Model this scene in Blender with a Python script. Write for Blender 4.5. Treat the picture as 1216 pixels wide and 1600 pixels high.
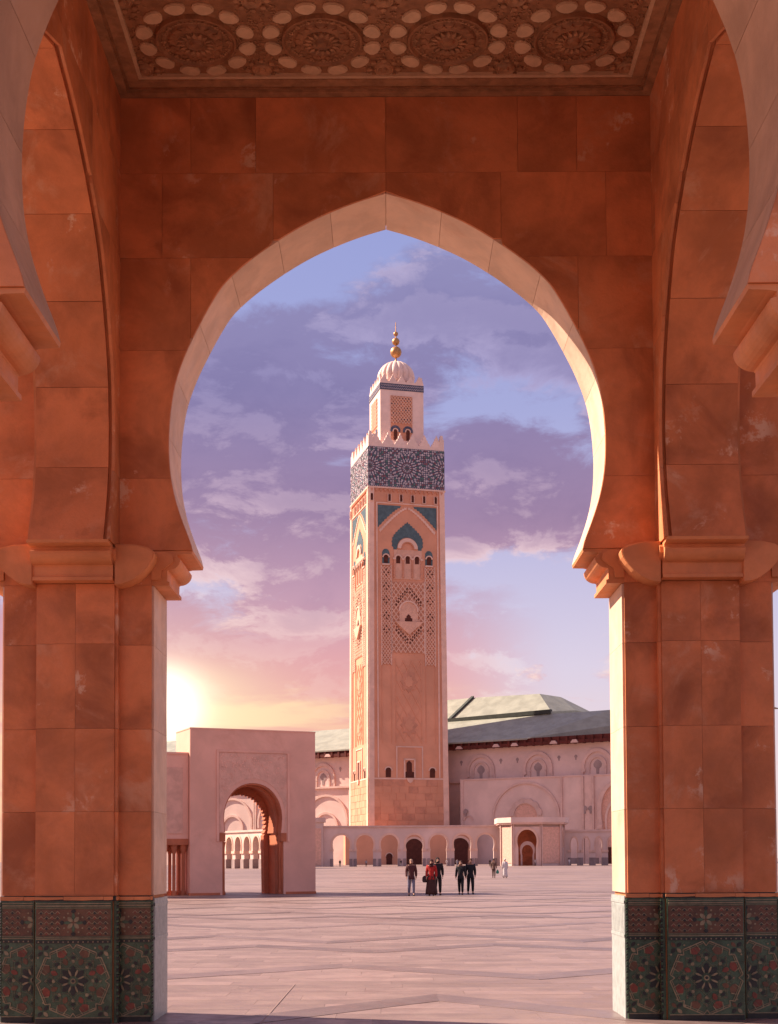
import bpy, math, random
from mathutils import Vector, Matrix, noise as mnoise

random.seed(7)
R = math.radians
for o in list(bpy.data.objects):
    bpy.data.objects.remove(o)
scene = bpy.context.scene
C = scene.collection

# ------------------------------------------------------------------ camera
FPX, W, H = 2100.0, 1216.0, 1600.0
PITCH, ROLL = R(2.2), R(0.3)
cam_d = bpy.data.cameras.new('camera')
cam_d.sensor_fit = 'HORIZONTAL'
cam_d.sensor_width = 36.0
cam_d.lens = 36.0 * FPX / W
cam_d.shift_y = (1343.0 - FPX * math.tan(PITCH) - H / 2) / W
cam_d.clip_start, cam_d.clip_end = 0.1, 6000
cam = bpy.data.objects.new('camera', cam_d)
C.objects.link(cam)
cam.matrix_world = (Matrix.Translation((0, 0, 1.7)) @ Matrix.Rotation(R(90) + PITCH, 4, 'X')
                    @ Matrix.Rotation(-ROLL, 4, 'Z'))
scene.camera = cam

# ------------------------------------------------------------------ light, sky, exposure
SUN_EL = R(39)
SUN_DIR = Vector((-1.0, 0.32, math.tan(SUN_EL) * math.hypot(1, 0.32))).normalized()   # towards the sun
sun_d = bpy.data.lights.new('sun', 'SUN')
sun_d.energy = 5.0
sun_d.angle = R(0.5)
sun_d.color = (1.0, 0.83, 0.68)
sun = bpy.data.objects.new('sun', sun_d)
C.objects.link(sun)
sun.rotation_euler = SUN_DIR.to_track_quat('Z', 'Y').to_euler()
sun.location = (-60, 40, 90)

scene.view_settings.view_transform = 'Standard'
scene.view_settings.look = 'None'
scene.view_settings.gamma = 1.0
scene.view_settings.use_curve_mapping = False
scene.view_settings.exposure = 1.1

world = bpy.data.worlds.new('World')
scene.world = world
world.use_nodes = True


class NT:
    """small node tree helper"""
    def __init__(s, tree):
        s.t = tree
        s.n = tree.nodes
        s.l = tree.links

    def node(s, typ, ins=None, **attrs):
        nd = s.n.new(typ)
        for k, v in attrs.items():
            setattr(nd, k, v)
        for k, v in (ins or {}).items():
            sock = nd.inputs[k]
            if hasattr(v, 'is_output'):
                s.l.new(v, sock)
            else:
                sock.default_value = v
        return nd

    def math(s, op, a, b=None, c=None, clamp=False):
        ins = {0: a}
        if b is not None:
            ins[1] = b
        if c is not None:
            ins[2] = c
        return s.node('ShaderNodeMath', ins, operation=op, use_clamp=clamp).outputs[0]

    def mix(s, f, a, b, blend='MIX'):
        nd = s.node('ShaderNodeMix', None, data_type='RGBA', blend_type=blend)
        for idx, v in ((0, f), (6, a), (7, b)):
            if hasattr(v, 'is_output'):
                s.l.new(v, nd.inputs[idx])
            else:
                nd.inputs[idx].default_value = v if idx == 0 else (tuple(v) + (1,))[:4]
        return nd.outputs[2]

    def ramp(s, f, stops, mode='LINEAR'):
        nd = s.node('ShaderNodeValToRGB', {0: f})
        cr = nd.color_ramp
        cr.interpolation = mode
        while len(cr.elements) > 1:
            cr.elements.remove(cr.elements[0])
        cr.elements[0].position = stops[0][0]
        cr.elements[0].color = tuple(stops[0][1]) + (1,)
        for p, c in stops[1:]:
            e = cr.elements.new(p)
            e.color = tuple(c) + (1,)
        return nd.outputs[0]

    def maprange(s, v, a, b, c=0.0, d=1.0, smooth=True):
        nd = s.node('ShaderNodeMapRange', {0: v, 1: a, 2: b, 3: c, 4: d})
        nd.interpolation_type = 'SMOOTHSTEP' if smooth else 'LINEAR'
        return nd.outputs[0]

    def noise(s, vec, scale, detail=4, rough=0.55, dist=0.0):
        nd = s.node('ShaderNodeTexNoise', {'Vector': vec, 'Scale': scale, 'Detail': detail,
                                           'Roughness': rough, 'Distortion': dist})
        return nd.outputs[0]


SKX, SKZ = 9.4, 4.4


def build_world():
    t = NT(world.node_tree)
    t.n.clear()
    d = t.node('ShaderNodeTexCoord').outputs['Generated']
    sep = t.node('ShaderNodeSeparateXYZ', {0: d})
    x, z = sep.outputs[0], sep.outputs[2]
    zz = t.math('MAXIMUM', z, 0.0)
    glow_dir = Vector((-0.165, 0.978, 0.112)).normalized()
    gd = t.math('MAXIMUM', t.node('ShaderNodeVectorMath', {0: d, 1: tuple(glow_dir)}, operation='DOT_PRODUCT').outputs['Value'], 0.0)
    clear = t.ramp(zz, [(0.0, (.84, .60, .58)), (.07, (.80, .62, .66)), (.14, (.70, .60, .73)), (.22, (.52, .48, .70)),
                        (.32, (.37, .38, .66)), (.45, (.30, .33, .64)), (1.0, (.42, .40, .56))])

    def vec(mul, add):
        q = t.node('ShaderNodeVectorMath', {0: d, 1: mul}, operation='MULTIPLY').outputs[0]
        return t.node('ShaderNodeVectorMath', {0: q, 1: add}, operation='ADD').outputs[0]
    v = vec((1.0, 1.0, 2.1), (SKX, 1.32, SKZ))
    toward = Vector((-.012, 0.0, -.030))
    v2 = t.node('ShaderNodeVectorMath', {0: v, 1: tuple(toward)}, operation='ADD').outputs[0]

    def field(p):
        bigf = t.noise(p, 5.5, 2, .5, .4)
        midf = t.noise(p, 15.0, 8, .64, .35)
        return t.math('ADD', t.math('MULTIPLY', bigf, .56), t.math('MULTIPLY', midf, .44))
    dens = field(v)
    dens2 = field(v2)
    relief = t.math('SUBTRACT', dens, dens2)                # edges that look towards the low sun
    side = t.maprange(x, -0.01, 0.09)
    low = t.maprange(zz, 0.205, 0.245, 1, 0)
    clearing = t.math('MULTIPLY', t.math('MULTIPLY', side, low), 0.15)
    top = t.math('MULTIPLY', t.math('MULTIPLY', t.maprange(zz, 0.37, 0.45), t.maprange(zz, .5, .7, 1, 0)), 0.16)
    bank = t.math('MULTIPLY', t.maprange(gd, .955, .985), t.maprange(t.math('ADD', zz, t.math('MULTIPLY', t.math('SUBTRACT', dens, .5), .25)), .160, .190, 1, 0))
    dens = t.math('SUBTRACT', t.math('SUBTRACT', dens, clearing), top)
    mass = t.math('MULTIPLY', t.math('MULTIPLY', t.maprange(zz, .19, .25), t.maprange(zz, .36, .42, 1, 0)), .05)
    dens = t.math('ADD', dens, mass)
    cover = t.math('MAXIMUM', t.maprange(dens, 0.43, 0.52), bank)
    dark = t.ramp(zz, [(0.0, (.92, .46, .30)), (.10, (.86, .37, .29)), (.15, (.74, .33, .34)), (.19, (.54, .28, .37)), (.25, (.325, .185, .315)),
                       (.33, (.235, .18, .365)), (.45, (.28, .26, .48)), (.7, (.46, .34, .40)), (1.0, (.55, .38, .40))])
    lit = t.ramp(zz, [(0.0, (1.0, .72, .50)), (.12, (1.0, .72, .62)), (.2, (.94, .66, .64)), (.27, (.74, .52, .62)), (.34, (.42, .36, .60)), (.6, (.72, .56, .62)), (1.0, (.8, .6, .6))])
    puff = t.maprange(relief, -.006, .062)
    thin = t.maprange(dens, .44, .60, 1, .35)
    puff = t.math('MULTIPLY', t.math('MULTIPLY', puff, thin), t.maprange(bank, .2, .9, 1, .25))
    ccol = t.mix(puff, dark, lit)
    # thick cores go greyer
    core = t.math('MULTIPLY', t.maprange(dens, .53, .66), .30)
    ccol = t.mix(core, ccol, t.mix(1.0, ccol, (.62, .60, .74), 'MULTIPLY'))
    col = t.mix(t.math('MULTIPLY', cover, .95), clear, ccol)
    # the low sun behind streaks of cloud
    streak = t.maprange(t.noise(vec((1, 1, 9), (.3, 0, .8)), 8, 5, .55, .3), .36, .58)
    lowz = t.math('ADD', zz, t.math('MULTIPLY', t.math('SUBTRACT', t.noise(vec((1, 1, 4), (1.7, 0, .2)), 14, 4, .6, .3), .5), .045))
    lowg = t.maprange(lowz, 0.110, 0.130, 1, 0)
    g1 = t.math('POWER', gd, 3600)
    g15 = t.math('POWER', gd, 420)
    g2 = t.math('POWER', gd, 70)
    a2 = t.math('MULTIPLY', t.math('MULTIPLY', g2, lowg), t.math('ADD', t.math('MULTIPLY', streak, .95), .05), clamp=True)
    col = t.mix(a2, col, (1.05, .74, .40))
    col = t.mix(t.math('MULTIPLY', t.math('MULTIPLY', g15, t.maprange(zz, .125, .16, 1, .25)), .8, clamp=True), col, (1.15, .88, .52))
    col = t.mix(t.math('MULTIPLY', g1, 1.0, clamp=True), col, (2.6, 2.3, 1.8))
    bg = t.node('ShaderNodeBackground', {0: col, 1: 0.46})
    sky = t.node('ShaderNodeTexSky', None, sky_type='NISHITA', sun_disc=False)
    sky.sun_elevation = SUN_EL
    sky.sun_rotation = math.atan2(SUN_DIR.x, SUN_DIR.y)
    bg2 = t.node('ShaderNodeBackground', {0: sky.outputs[0], 1: 0.006})
    add = t.node('ShaderNodeAddShader', {0: bg.outputs[0], 1: bg2.outputs[0]})
    out = t.node('ShaderNodeOutputWorld', {0: add.outputs[0]})


build_world()


# ------------------------------------------------------------------ materials
def mat(name, base, var=0.25, scale=3.0, rough=0.75, bump=0.15, metal=0.0, stain=None, stain_amt=0.0, stain_scale=1.2,
        rnd=0.15, bscale=None, spec=0.3, coat=0.0, attr=None, vein=None, blot=None, dirt=None):
    m = bpy.data.materials.new(name)
    m.use_nodes = True
    t = NT(m.node_tree)
    t.n.clear()
    out = t.node('ShaderNodeOutputMaterial')
    p = t.node('ShaderNodeBsdfPrincipled', {'Roughness': rough, 'Metallic': metal, 'Specular IOR Level': spec, 'Coat Weight': coat})
    pos = t.node('ShaderNodeTexCoord').outputs['Object']
    info = t.node('ShaderNodeObjectInfo')
    ofs = t.math('MULTIPLY', info.outputs['Random'], 37.0)
    vec = t.node('ShaderNodeVectorMath', {0: pos, 1: ofs}, operation='ADD').outputs[0]
    n1 = t.noise(vec, scale, 6, .6, .3)
    lo = tuple(c * (1 - var) for c in base)
    hi = tuple(min(1, c * (1 + var)) for c in base)
    col = t.mix(t.maprange(n1, .3, .7), lo, hi)
    if stain:
        n2 = t.noise(vec, stain_scale, 8, .68, .6)
        f = t.math('MULTIPLY', t.maprange(n2, .54, .70), stain_amt)
        col = t.mix(f, col, stain)
    if vein:
        n3 = t.noise(vec, vein[1], 3, .5, 1.2)
        f = t.maprange(t.math('ABSOLUTE', t.math('SUBTRACT', n3, .5)), 0.0, .02, vein[2], 0)
        col = t.mix(f, col, vein[0])
    if dirt:
        n4 = t.noise(vec, dirt[1], 5, .6, .8)
        col = t.mix(t.math('MULTIPLY', t.maprange(n4, .48, .72), dirt[2]), col, dirt[0])
    if blot:
        n5 = t.noise(vec, blot[1], 9, .72, .2)
        n6 = t.noise(vec, blot[1] * .35, 2, .5, 0)
        f = t.math('MULTIPLY', t.math('MULTIPLY', t.maprange(n5, .55, .63), t.maprange(n6, .52, .64)), blot[2])
        col = t.mix(f, col, blot[0])
    if attr:
        a = t.node('ShaderNodeAttribute', None, attribute_name=attr)
        col = t.mix(1.0, col, a.outputs['Color'], 'MULTIPLY')
    if rnd:
        k = t.math('ADD', t.math('MULTIPLY', info.outputs['Random'], 2 * rnd), 1 - rnd)
        cc = t.node('ShaderNodeCombineColor', {0: k, 1: k, 2: k}).outputs[0]
        col = t.mix(1.0, col, cc, 'MULTIPLY')
    t.l.new(col, p.inputs['Base Color'])
    rr = t.maprange(t.noise(vec, scale * 4, 4, .6), .3, .7, max(.05, rough - .12), min(1, rough + .12))
    t.l.new(rr, p.inputs['Roughness'])
    if bump:
        b = t.node('ShaderNodeBump', {'Strength': bump, 'Distance': 0.02,
                                      'Height': t.noise(vec, bscale or scale * 8, 6, .65)})
        t.l.new(b.outputs[0], p.inputs['Normal'])
    t.l.new(p.outputs[0], out.inputs[0])
    return m


WALL = (.63, .215, .085)
CREAM = (.71, .485, .345)
M = {}
M['wall'] = mat('warm_travertine', WALL, .24, 1.3, .7, .3, stain=(.74, .42, .25), stain_amt=.5, stain_scale=1.1, rnd=.07, bscale=22, vein=((.52, .17, .065), 9.0, .16), blot=((.82, .54, .36), 2.6, .75), dirt=((.30, .088, .035), 1.0, .6))
M['wallcore'] = mat('travertine_backing', (.62, .25, .11), .2, 1.5, .85, .3, rnd=0)
M['mould'] = mat('moulded_travertine', (.66, .25, .10), .18, 1.6, .65, .2, rnd=.05, stain=(.44, .17, .08), stain_amt=.4)
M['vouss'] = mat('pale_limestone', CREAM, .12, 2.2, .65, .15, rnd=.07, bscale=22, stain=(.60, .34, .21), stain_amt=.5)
M['vouss_shade'] = mat('shaded_limestone', (.52, .29, .175), .16, 1.6, .7, .2, rnd=.07, bscale=22, stain=(.62, .38, .26), stain_amt=.5)  # darker copy of the pale limestone; the near arch's shade is in its colour
M['green'] = mat('green_glaze', (.055, .10, .055), .35, 9, .35, .1, rnd=.06, spec=.5)
M['brown'] = mat('brown_glaze', (.13, .060, .030), .3, 9, .4, .1, rnd=0, spec=.5)
M['cream'] = mat('cream_glaze', (.26, .21, .12), .25, 14, .4, .1, rnd=0, spec=.5)
M['red'] = mat('red_glaze', (.19, .045, .025), .3, 14, .4, .1, rnd=0, spec=.5)
M['dark'] = mat('black_glaze', (.018, .020, .018), .3, 12, .4, .1, rnd=0, spec=.5)
M['olive'] = mat('olive_glaze', (.115, .12, .065), .3, 14, .4, .1, rnd=0, spec=.5)
M['greytile'] = mat('grey_tile_edge', (.36, .38, .36), .15, 12, .45, .2, rnd=.03)
M['wood'] = mat('carved_cedar', (.40, .20, .10), .25, 7, .6, .15, rnd=.05, bscale=40)
M['wooddark'] = mat('dark_cedar', (.31, .14, .066), .25, 9, .6, .12, rnd=.03, bscale=45)
M['petal'] = mat('painted_cedar', (.66, .43, .26), .10, 9, .55, .05, rnd=.05)
M['pave'] = mat('plaza_marble', (.25, .168, .150),       .16, .9,   .5, .08, rnd=.10, bscale=14, stain=(.195, .132, .12), stain_amt=.6, stain_scale=.9)
M['pavefar'] = mat('plaza_marble_far', (.25, .168, .150), .10, .05, .5, .04, rnd=0, attr='tone')
M['joint'] = mat('plaza_joint', (.235, .157, .14), .15, .02, .7, .05, rnd=0)
M['band'] = mat('grey_marble', (.178, .122, .114), .14, .8, .42, .06, rnd=.12)
M['mstone'] = mat('minaret_marble', (.69, .318, .19), .12, .09, .7, .25, rnd=0, bscale=1.2, stain=(.62, .27, .155), stain_amt=.5, stain_scale=.045)
M['mtrim'] = mat('minaret_trim', (.76, .49, .375), .10, .3, .7, .1, rnd=.05)
M['mpanel'] = mat('minaret_carved_panel', (.60, .27, .165), .14, .4, .75, .2, rnd=.04, bscale=2)
M['mlat'] = mat('minaret_lattice', (.72, .41, .285), .10, .6, .7, .1, rnd=.03)
M['mtop'] = mat('lantern_marble', (.80, .58, .49), .08, .3, .65, .08, rnd=.03)
M['teal'] = mat('teal_tile', (.085, .130, .140), .2, .8, .45, .1, rnd=.04)
M['navy'] = mat('navy_tile', (.085, .085, .125), .35, 1.2, .45, .1, rnd=.03)
M['mos1'] = mat('mosaic_cream', (.50, .42, .43), .2, 1.5, .5, 0, rnd=0)
M['mos2'] = mat('mosaic_red', (.23, .10, .11), .2, 1.5, .5, 0, rnd=0)
M['mos3'] = mat('mosaic_green', (.09, .16, .14), .2, 1.5, .5, 0, rnd=0)
M['hole'] = mat('opening_shade', (.10, .028, .018), .2, 1, .9, 0, rnd=0)  # dark plates on solid faces; the shade inside openings is painted as colour
M['gold'] = mat('gilded_copper', (.46, .24, .10), .15, 1, .48, 0, metal=.8, rnd=.10)
M['white'] = mat('white_marble', (.70, .50, .43), .10, .15, .65, .15, rnd=.04, bscale=1.0, stain=(.60, .42, .37), stain_amt=.4, stain_scale=.08)
M['white2'] = mat('white_marble_relief', (.65, .44, .37), .10, .4, .65, .1, rnd=.05)
M['grey_pl'] = mat('grey_marble_base', (.34, .24, .22), .15, .5, .6, .05, rnd=.05)
M['roof'] = mat('green_roof_tile', (.31, .305, .245), .15, .25, .55, .1, rnd=.03)
M['roofedge'] = mat('roof_edge', (.045, .05, .04), .2, .5, .6, 0, rnd=0)
M['eave'] = mat('red_cedar_eave', (.11, .020, .013), .25, .4, .7, .1, rnd=.03)
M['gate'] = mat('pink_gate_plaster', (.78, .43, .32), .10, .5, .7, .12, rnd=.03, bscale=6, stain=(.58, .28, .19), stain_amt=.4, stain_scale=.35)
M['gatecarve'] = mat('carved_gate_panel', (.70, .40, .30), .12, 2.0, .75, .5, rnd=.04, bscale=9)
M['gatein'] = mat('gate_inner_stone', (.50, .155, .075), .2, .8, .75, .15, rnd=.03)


# ------------------------------------------------------------------ mesh helpers
class MB:
    def __init__(s):
        s.v, s.f, s.m = [], [], []

    def add(s, vs, fs, mi=0):
        b = len(s.v)
        s.v += [tuple(p) for p in vs]
        for f in fs:
            s.f.append(tuple(b + i for i in f))
            s.m.append(mi)
        return s

    def box(s, x0, x1, y0, y1, z0, z1, mi=0):
        return s.add([(x0, y0, z0), (x1, y0, z0), (x1, y1, z0), (x0, y1, z0), (x0, y0, z1), (x1, y0, z1), (x1, y1, z1), (x0, y1, z1)],
                     [(0, 3, 2, 1), (4, 5, 6, 7), (0, 1, 5, 4), (1, 2, 6, 5), (2, 3, 7, 6), (3, 0, 4, 7)], mi)

    def prism(s, poly, y0, y1, mi=0, f=None, back=True):
        """polygon in x,z extruded along y; f maps (x,y,z)"""
        a = sum(poly[i][0] * poly[(i + 1) % len(poly)][1] - poly[(i + 1) % len(poly)][0] * poly[i][1] for i in range(len(poly)))
        if a < 0:
            poly = poly[::-1]
        n = len(poly)
        vs = [(p[0], y0, p[1]) for p in poly] + [(p[0], y1, p[1]) for p in poly]
        if f:
            vs = [f(*p) for p in vs]
        fs = [tuple(range(n))]
        if back:
            fs.append(tuple(range(2 * n - 1, n - 1, -1)))
        fs += [((i + 1) % n, i, n + i, n + (i + 1) % n) for i in range(n)]
        return s.add(vs, fs, mi)

    def flat(s, poly, z0, z1, mi=0, f=None):
        """polygon in x,y extruded along z"""
        a = sum(poly[i][0] * poly[(i + 1) % len(poly)][1] - poly[(i + 1) % len(poly)][0] * poly[i][1] for i in range(len(poly)))
        if a < 0:
            poly = poly[::-1]
        n = len(poly)
        vs = [(p[0], p[1], z0) for p in poly] + [(p[0], p[1], z1) for p in poly]
        if f:
            vs = [f(*p) for p in vs]
        return s.add(vs, [tuple(range(n - 1, -1, -1)), tuple(range(n, 2 * n))] + [(i, (i + 1) % n, n + (i + 1) % n, n + i) for i in range(n)], mi)

    def lathe(s, prof, n=16, cx=0, cy=0, mi=0, rad=None, a0=0.0):
        vs = []
        for r, z in prof:
            for i in range(n):
                a = a0 + 2 * math.pi * i / n
                k = rad(a) if rad else 1
                vs.append((cx + r * k * math.cos(a), cy + r * k * math.sin(a), z))
        fs = []
        for j in range(len(prof) - 1):
            for i in range(n):
                i2 = (i + 1) % n
                fs.append((j * n + i, j * n + i2, (j + 1) * n + i2, (j + 1) * n + i))
        fs.append(tuple(range(n - 1, -1, -1)))
        fs.append(tuple((len(prof) - 1) * n + i for i in range(n)))
        return s.add(vs, fs, mi)

    def build(s, name, mats, parent=None, smooth=False, mesh_only=False):
        me = bpy.data.meshes.new(name)
        me.from_pydata(s.v, [], s.f)
        if not isinstance(mats, (list, tuple)):
            mats = [mats]
        for k in mats:
            me.materials.append(M[k] if isinstance(k, str) else k)
        me.polygons.foreach_set('material_index', s.m)
        if smooth:
            me.polygons.foreach_set('use_smooth', [True] * len(s.f))
        me.update()
        if mesh_only:
            return me
        o = bpy.data.objects.new(name, me)
        C.objects.link(o)
        if parent:
            o.parent = parent
        return o


def inst(name, me, parent=None, loc=(0, 0, 0), rz=0.0, scale=None):
    o = bpy.data.objects.new(name, me)
    C.objects.link(o)
    o.location = loc
    o.rotation_euler = (0, 0, rz)
    if scale:
        o.scale = scale
    if parent:
        o.parent = parent
    return o


def tag(o, label=None, cat=None, group=None, kind=None):
    for k, v in (('label', label), ('category', cat), ('group', group), ('kind', kind)):
        if v:
            o[k] = v
    return o


def thing(name, label, cat, loc=(0, 0, 0), rz=0.0, group=None):
    o = bpy.data.objects.new(name, None)
    o.empty_display_size = 0.5
    C.objects.link(o)
    o.location = loc
    o.rotation_euler = (0, 0, rz)
    return tag(o, label, cat, group)


def copy_tree(o, parent=None):
    c = o.copy()
    C.objects.link(c)
    c.parent = parent
    for ch in list(o.children):
        copy_tree(ch, c)
    return c


def clip_x(poly, x0, x1):
    for lim, sg in ((x0, 1), (x1, -1)):
        out = []
        for i, p in enumerate(poly):
            q = poly[(i + 1) % len(poly)]
            dp, dq = (p[0] - lim) * sg, (q[0] - lim) * sg
            if dp >= 0:
                out.append(p)
            if (dp > 0 > dq) or (dp < 0 < dq):
                k = dp / (dp - dq)
                out.append((p[0] + (q[0] - p[0]) * k, p[1] + (q[1] - p[1]) * k))
        poly = out
        if len(poly) < 3:
            return []
    return poly


def horseshoe(hw, zs, za, jamb=0.0, n=10, pinch=0.92, cx=0.0, tip=0.35):
    """outline of a slightly pointed horseshoe opening, from left foot over the apex to the right foot"""
    left = [(-(hw * pinch + jamb), 0.0), (-(hw * pinch + jamb), zs)]
    left.append((-hw * pinch, zs))
    rise = za - zs
    zc = zs + rise * tip
    for i in range(1, 5):
        a = i / 5
        left.append((-(hw * (pinch + (1 - pinch) * math.sin(a * math.pi / 2))), zs + (zc - zs) * a))
    for i in range(n + 1):
        a = i / n * math.pi / 2
        left.append((-hw * math.cos(a) ** .95 if i < n else 0.0, zc + (za - zc) * (math.sin(a) ** .98)))
    pts = left + [(-x, z) for x, z in left[-2::-1]]
    return [(cx + x, z) for x, z in pts]


# ------------------------------------------------------------------ ground
def ground():
    g = MB()
    g.box(-1500, 1500, -300, 3000, -0.5, -0.007)
    go = tag(g.build('plaza_pavement', 'joint'), kind='structure')
    # slabs one by one near the arch
    rng = random.Random(3)
    meshes = {}
    n = 0
    y = 12.9
    row = 0
    while n < 296:
        d = 0.50
        half = .172 * (y + d) + .4
        lx = rng.choice((1.5, 1.8, 2.2))
        x = -half - rng.random() * lx
        while x < half:
            k = (lx, rng.randrange(2))
            if k not in meshes:
                b = MB()
                gq = .0016
                b.box(gq, lx - gq, gq, d - gq, -.012, 0.0)
                meshes[k] = b.build('paving_slab', 'pave', mesh_only=True)
            inst('paving_slab', meshes[k], go, (x, y, rng.uniform(-.0015, 0)))
            x += lx
            n += 1
        y += d
        row += 1
    y_split = y
    # the rest of the slabs as one sheet of pieces
    b = MB()
    tones = []

    def quads(xa, xb, ya, yb):
        b.add([(xa, ya, -.004), (xb, ya, -.004), (xb, yb, -.004), (xa, yb, -.004)], [(0, 1, 2, 3)])
        tt = rng.gauss(1.0, .12)
        if rng.random() < .10:
            tt *= .82
        tones.append((max(.5, min(1.2, tt)), max(.5, min(1.2, tt * rng.uniform(.985, 1.015))), max(.5, min(1.2, tt * rng.uniform(.97, 1.03)))))
    while y < 430:
        d = .50 if y < 70 else (1.24 if y < 160 else 3.2)
        lx = rng.choice((1.5, 1.8, 2.2)) * (1 if y < 70 else 2 if y < 160 else 6)
        half = .2 * y + 4
        x = -half - rng.random() * lx
        gp = .0025 if y < 70 else 0
        while x < half:
            quads(x + gp, x + lx - gp, y + gp, y + d - gp)
            x += lx
        y += d
    # behind and beside the camera: coarser slabs of the same plaza
    for yy in range(-60, 13, 3):
        for xx in range(-60, 60, 6):
            quads(xx, xx + 6, yy, min(yy + 3, 12.9))
    far = b.build('paving_field', 'pavefar', go)
    ca = far.data.color_attributes.new('tone', 'FLOAT_COLOR', 'CORNER')
    vals = []
    for tcol in tones:
        vals += [tcol[0], tcol[1], tcol[2], 1.0] * 4
    ca.data.foreach_set('color', vals)
    tag(far, kind='stuff')
    # grey inlaid bands in long zigzags
    for r in range(13):
        y0 = 15.2 + r * 4.6 + (r % 3) * .7
        per = 5.2 + .6 * math.sin(r * 2.1)
        amp = 1.15 + .25 * math.cos(r * 1.7)
        wd = .42 + .16 * math.sin(r * 3.1)
        half = .172 * y0 + 2
        x = -half + (r * 1.9) % per - per
        up = r % 2
        while x < half:
            xe = x + per / 2
            ya, yb = (y0 - amp, y0 + amp) if up else (y0 + amp, y0 - amp)
            bb = MB()
            bb.flat([(x, ya - wd), (xe, yb - wd), (xe, yb + wd), (x, ya + wd)], -.002, .0035 + (0.0006 if up else 0))
            bb.build('paving_band', 'band', go)
            x, up = xe, 1 - up
    # one long joint running away from the arch
    j = MB()
    j.flat([(-1.36, 13.5), (-1.345, 13.5), (-1.29, 18.4), (-1.305, 18.4)], 0, .006)
    j.build('expansion_joint', 'joint', go)


ground()

# ------------------------------------------------------------------ the arcade the camera looks out of
T = 0.83            # wall thickness
BAY = 2.9           # half the clear bay
YF = 14.3           # inner face of the front wall
YN = 8.5            # far face of the near wall
ZC = 9.97           # ceiling
ZD = 1.277          # top of the tile dado
JW = 2.505          # half width between the jambs
ARCH = [(5.02, 2.09), (5.115, 2.115), (5.354, 2.205), (5.594, 2.28), (5.83, 2.325), (6.05, 2.343), (6.30, 2.343), (6.597, 2.318), (6.886, 2.262),
        (7.197, 2.150), (7.534, 1.985), (7.75, 1.865), (7.919, 1.752), (8.08, 1.59), (8.24, 1.39), (8.418, 1.133), (8.58, .86), (8.72, .559), (8.83, .27), (8.911, 0.0)]


def arch_w(z):
    if z < ARCH[0][0]:
        return JW + .02
    if z >= ARCH[-1][0]:
        return 0.0
    for (z0, w0), (z1, w1) in zip(ARCH, ARCH[1:]):
        if z0 <= z <= z1:
            return w0 + (w1 - w0) * (z - z0) / (z1 - z0)


def fine_curve():
    """dense smooth outline of the right half of the arch (x, z), from the tip to the apex"""
    pts = [(w, z) for z, w in ARCH]
    out = []
    for i in range(len(pts) - 1):
        p0 = pts[max(i - 1, 0)]
        p1, p2 = pts[i], pts[i + 1]
        p3 = pts[min(i + 2, len(pts) - 1)]
        for k in range(5):
            t = k / 5
            q = []
            for a in range(2):
                q.append(.5 * (2 * p1[a] + (p2[a] - p0[a]) * t + (2 * p0[a] - 5 * p1[a] + 4 * p2[a] - p3[a]) * t * t + (3 * p1[a] - p0[a] - 3 * p2[a] + p3[a]) * t ** 3))
            out.append(tuple(q))
    out.append(pts[-1])
    return out


CURVE = fine_curve()
CUM = [0.0]
for a_, b_ in zip(CURVE, CURVE[1:]):
    CUM.append(CUM[-1] + math.dist(a_, b_))


def curve_at(s):
    s = max(0, min(CUM[-1], s))
    for i in range(len(CUM) - 1):
        if CUM[i + 1] >= s:
            k = (s - CUM[i]) / max(1e-9, CUM[i + 1] - CUM[i])
            p = tuple(CURVE[i][a] + (CURVE[i + 1][a] - CURVE[i][a]) * k for a in range(2))
            dx, dz = CURVE[i + 1][0] - CURVE[i][0], CURVE[i + 1][1] - CURVE[i][1]
            l = math.hypot(dx, dz)
            return p, (dz / l, -dx / l)       # outward normal
    return CURVE[-1], (0, 1)


def smooth_w(z):
    if z < ARCH[0][0]:
        return JW + .02
    for p, q in zip(CURVE, CURVE[1:]):
        if p[1] <= z <= q[1]:
            return p[0] + (q[0] - p[0]) * (z - p[1]) / max(1e-9, q[1] - p[1])
    return 0.0


def core_mesh(half, top=10.9):
    off = .05
    pts = [(JW + .03, 0.0), (JW + .03, 4.98)]
    for i in range(0, 41):
        p, n = curve_at(CUM[-1] * i / 40)
        pts.append((max(0, p[0] + n[0] * off), p[1] + n[1] * off))
    pts[-1] = (0.0, pts[-1][1])
    right = pts
    left = [(-x, z) for x, z in right[::-1]][1:]
    poly = [(half, 0), (half, top), (-half, top), (-half, 0)] + [(x, z) for x, z in left[::-1]] + right[::-1]
    # order: outer frame then along the opening from left foot to right foot
    poly = [(-half, 0)] + [(-x, z) for x, z in right] + [(x, z) for x, z in right[::-1][1:]] + [(half, 0), (half, top), (-half, top)]
    return MB().prism(poly, 0.0, T).build('arch_wall', 'wallcore', mesh_only=True)


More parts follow.
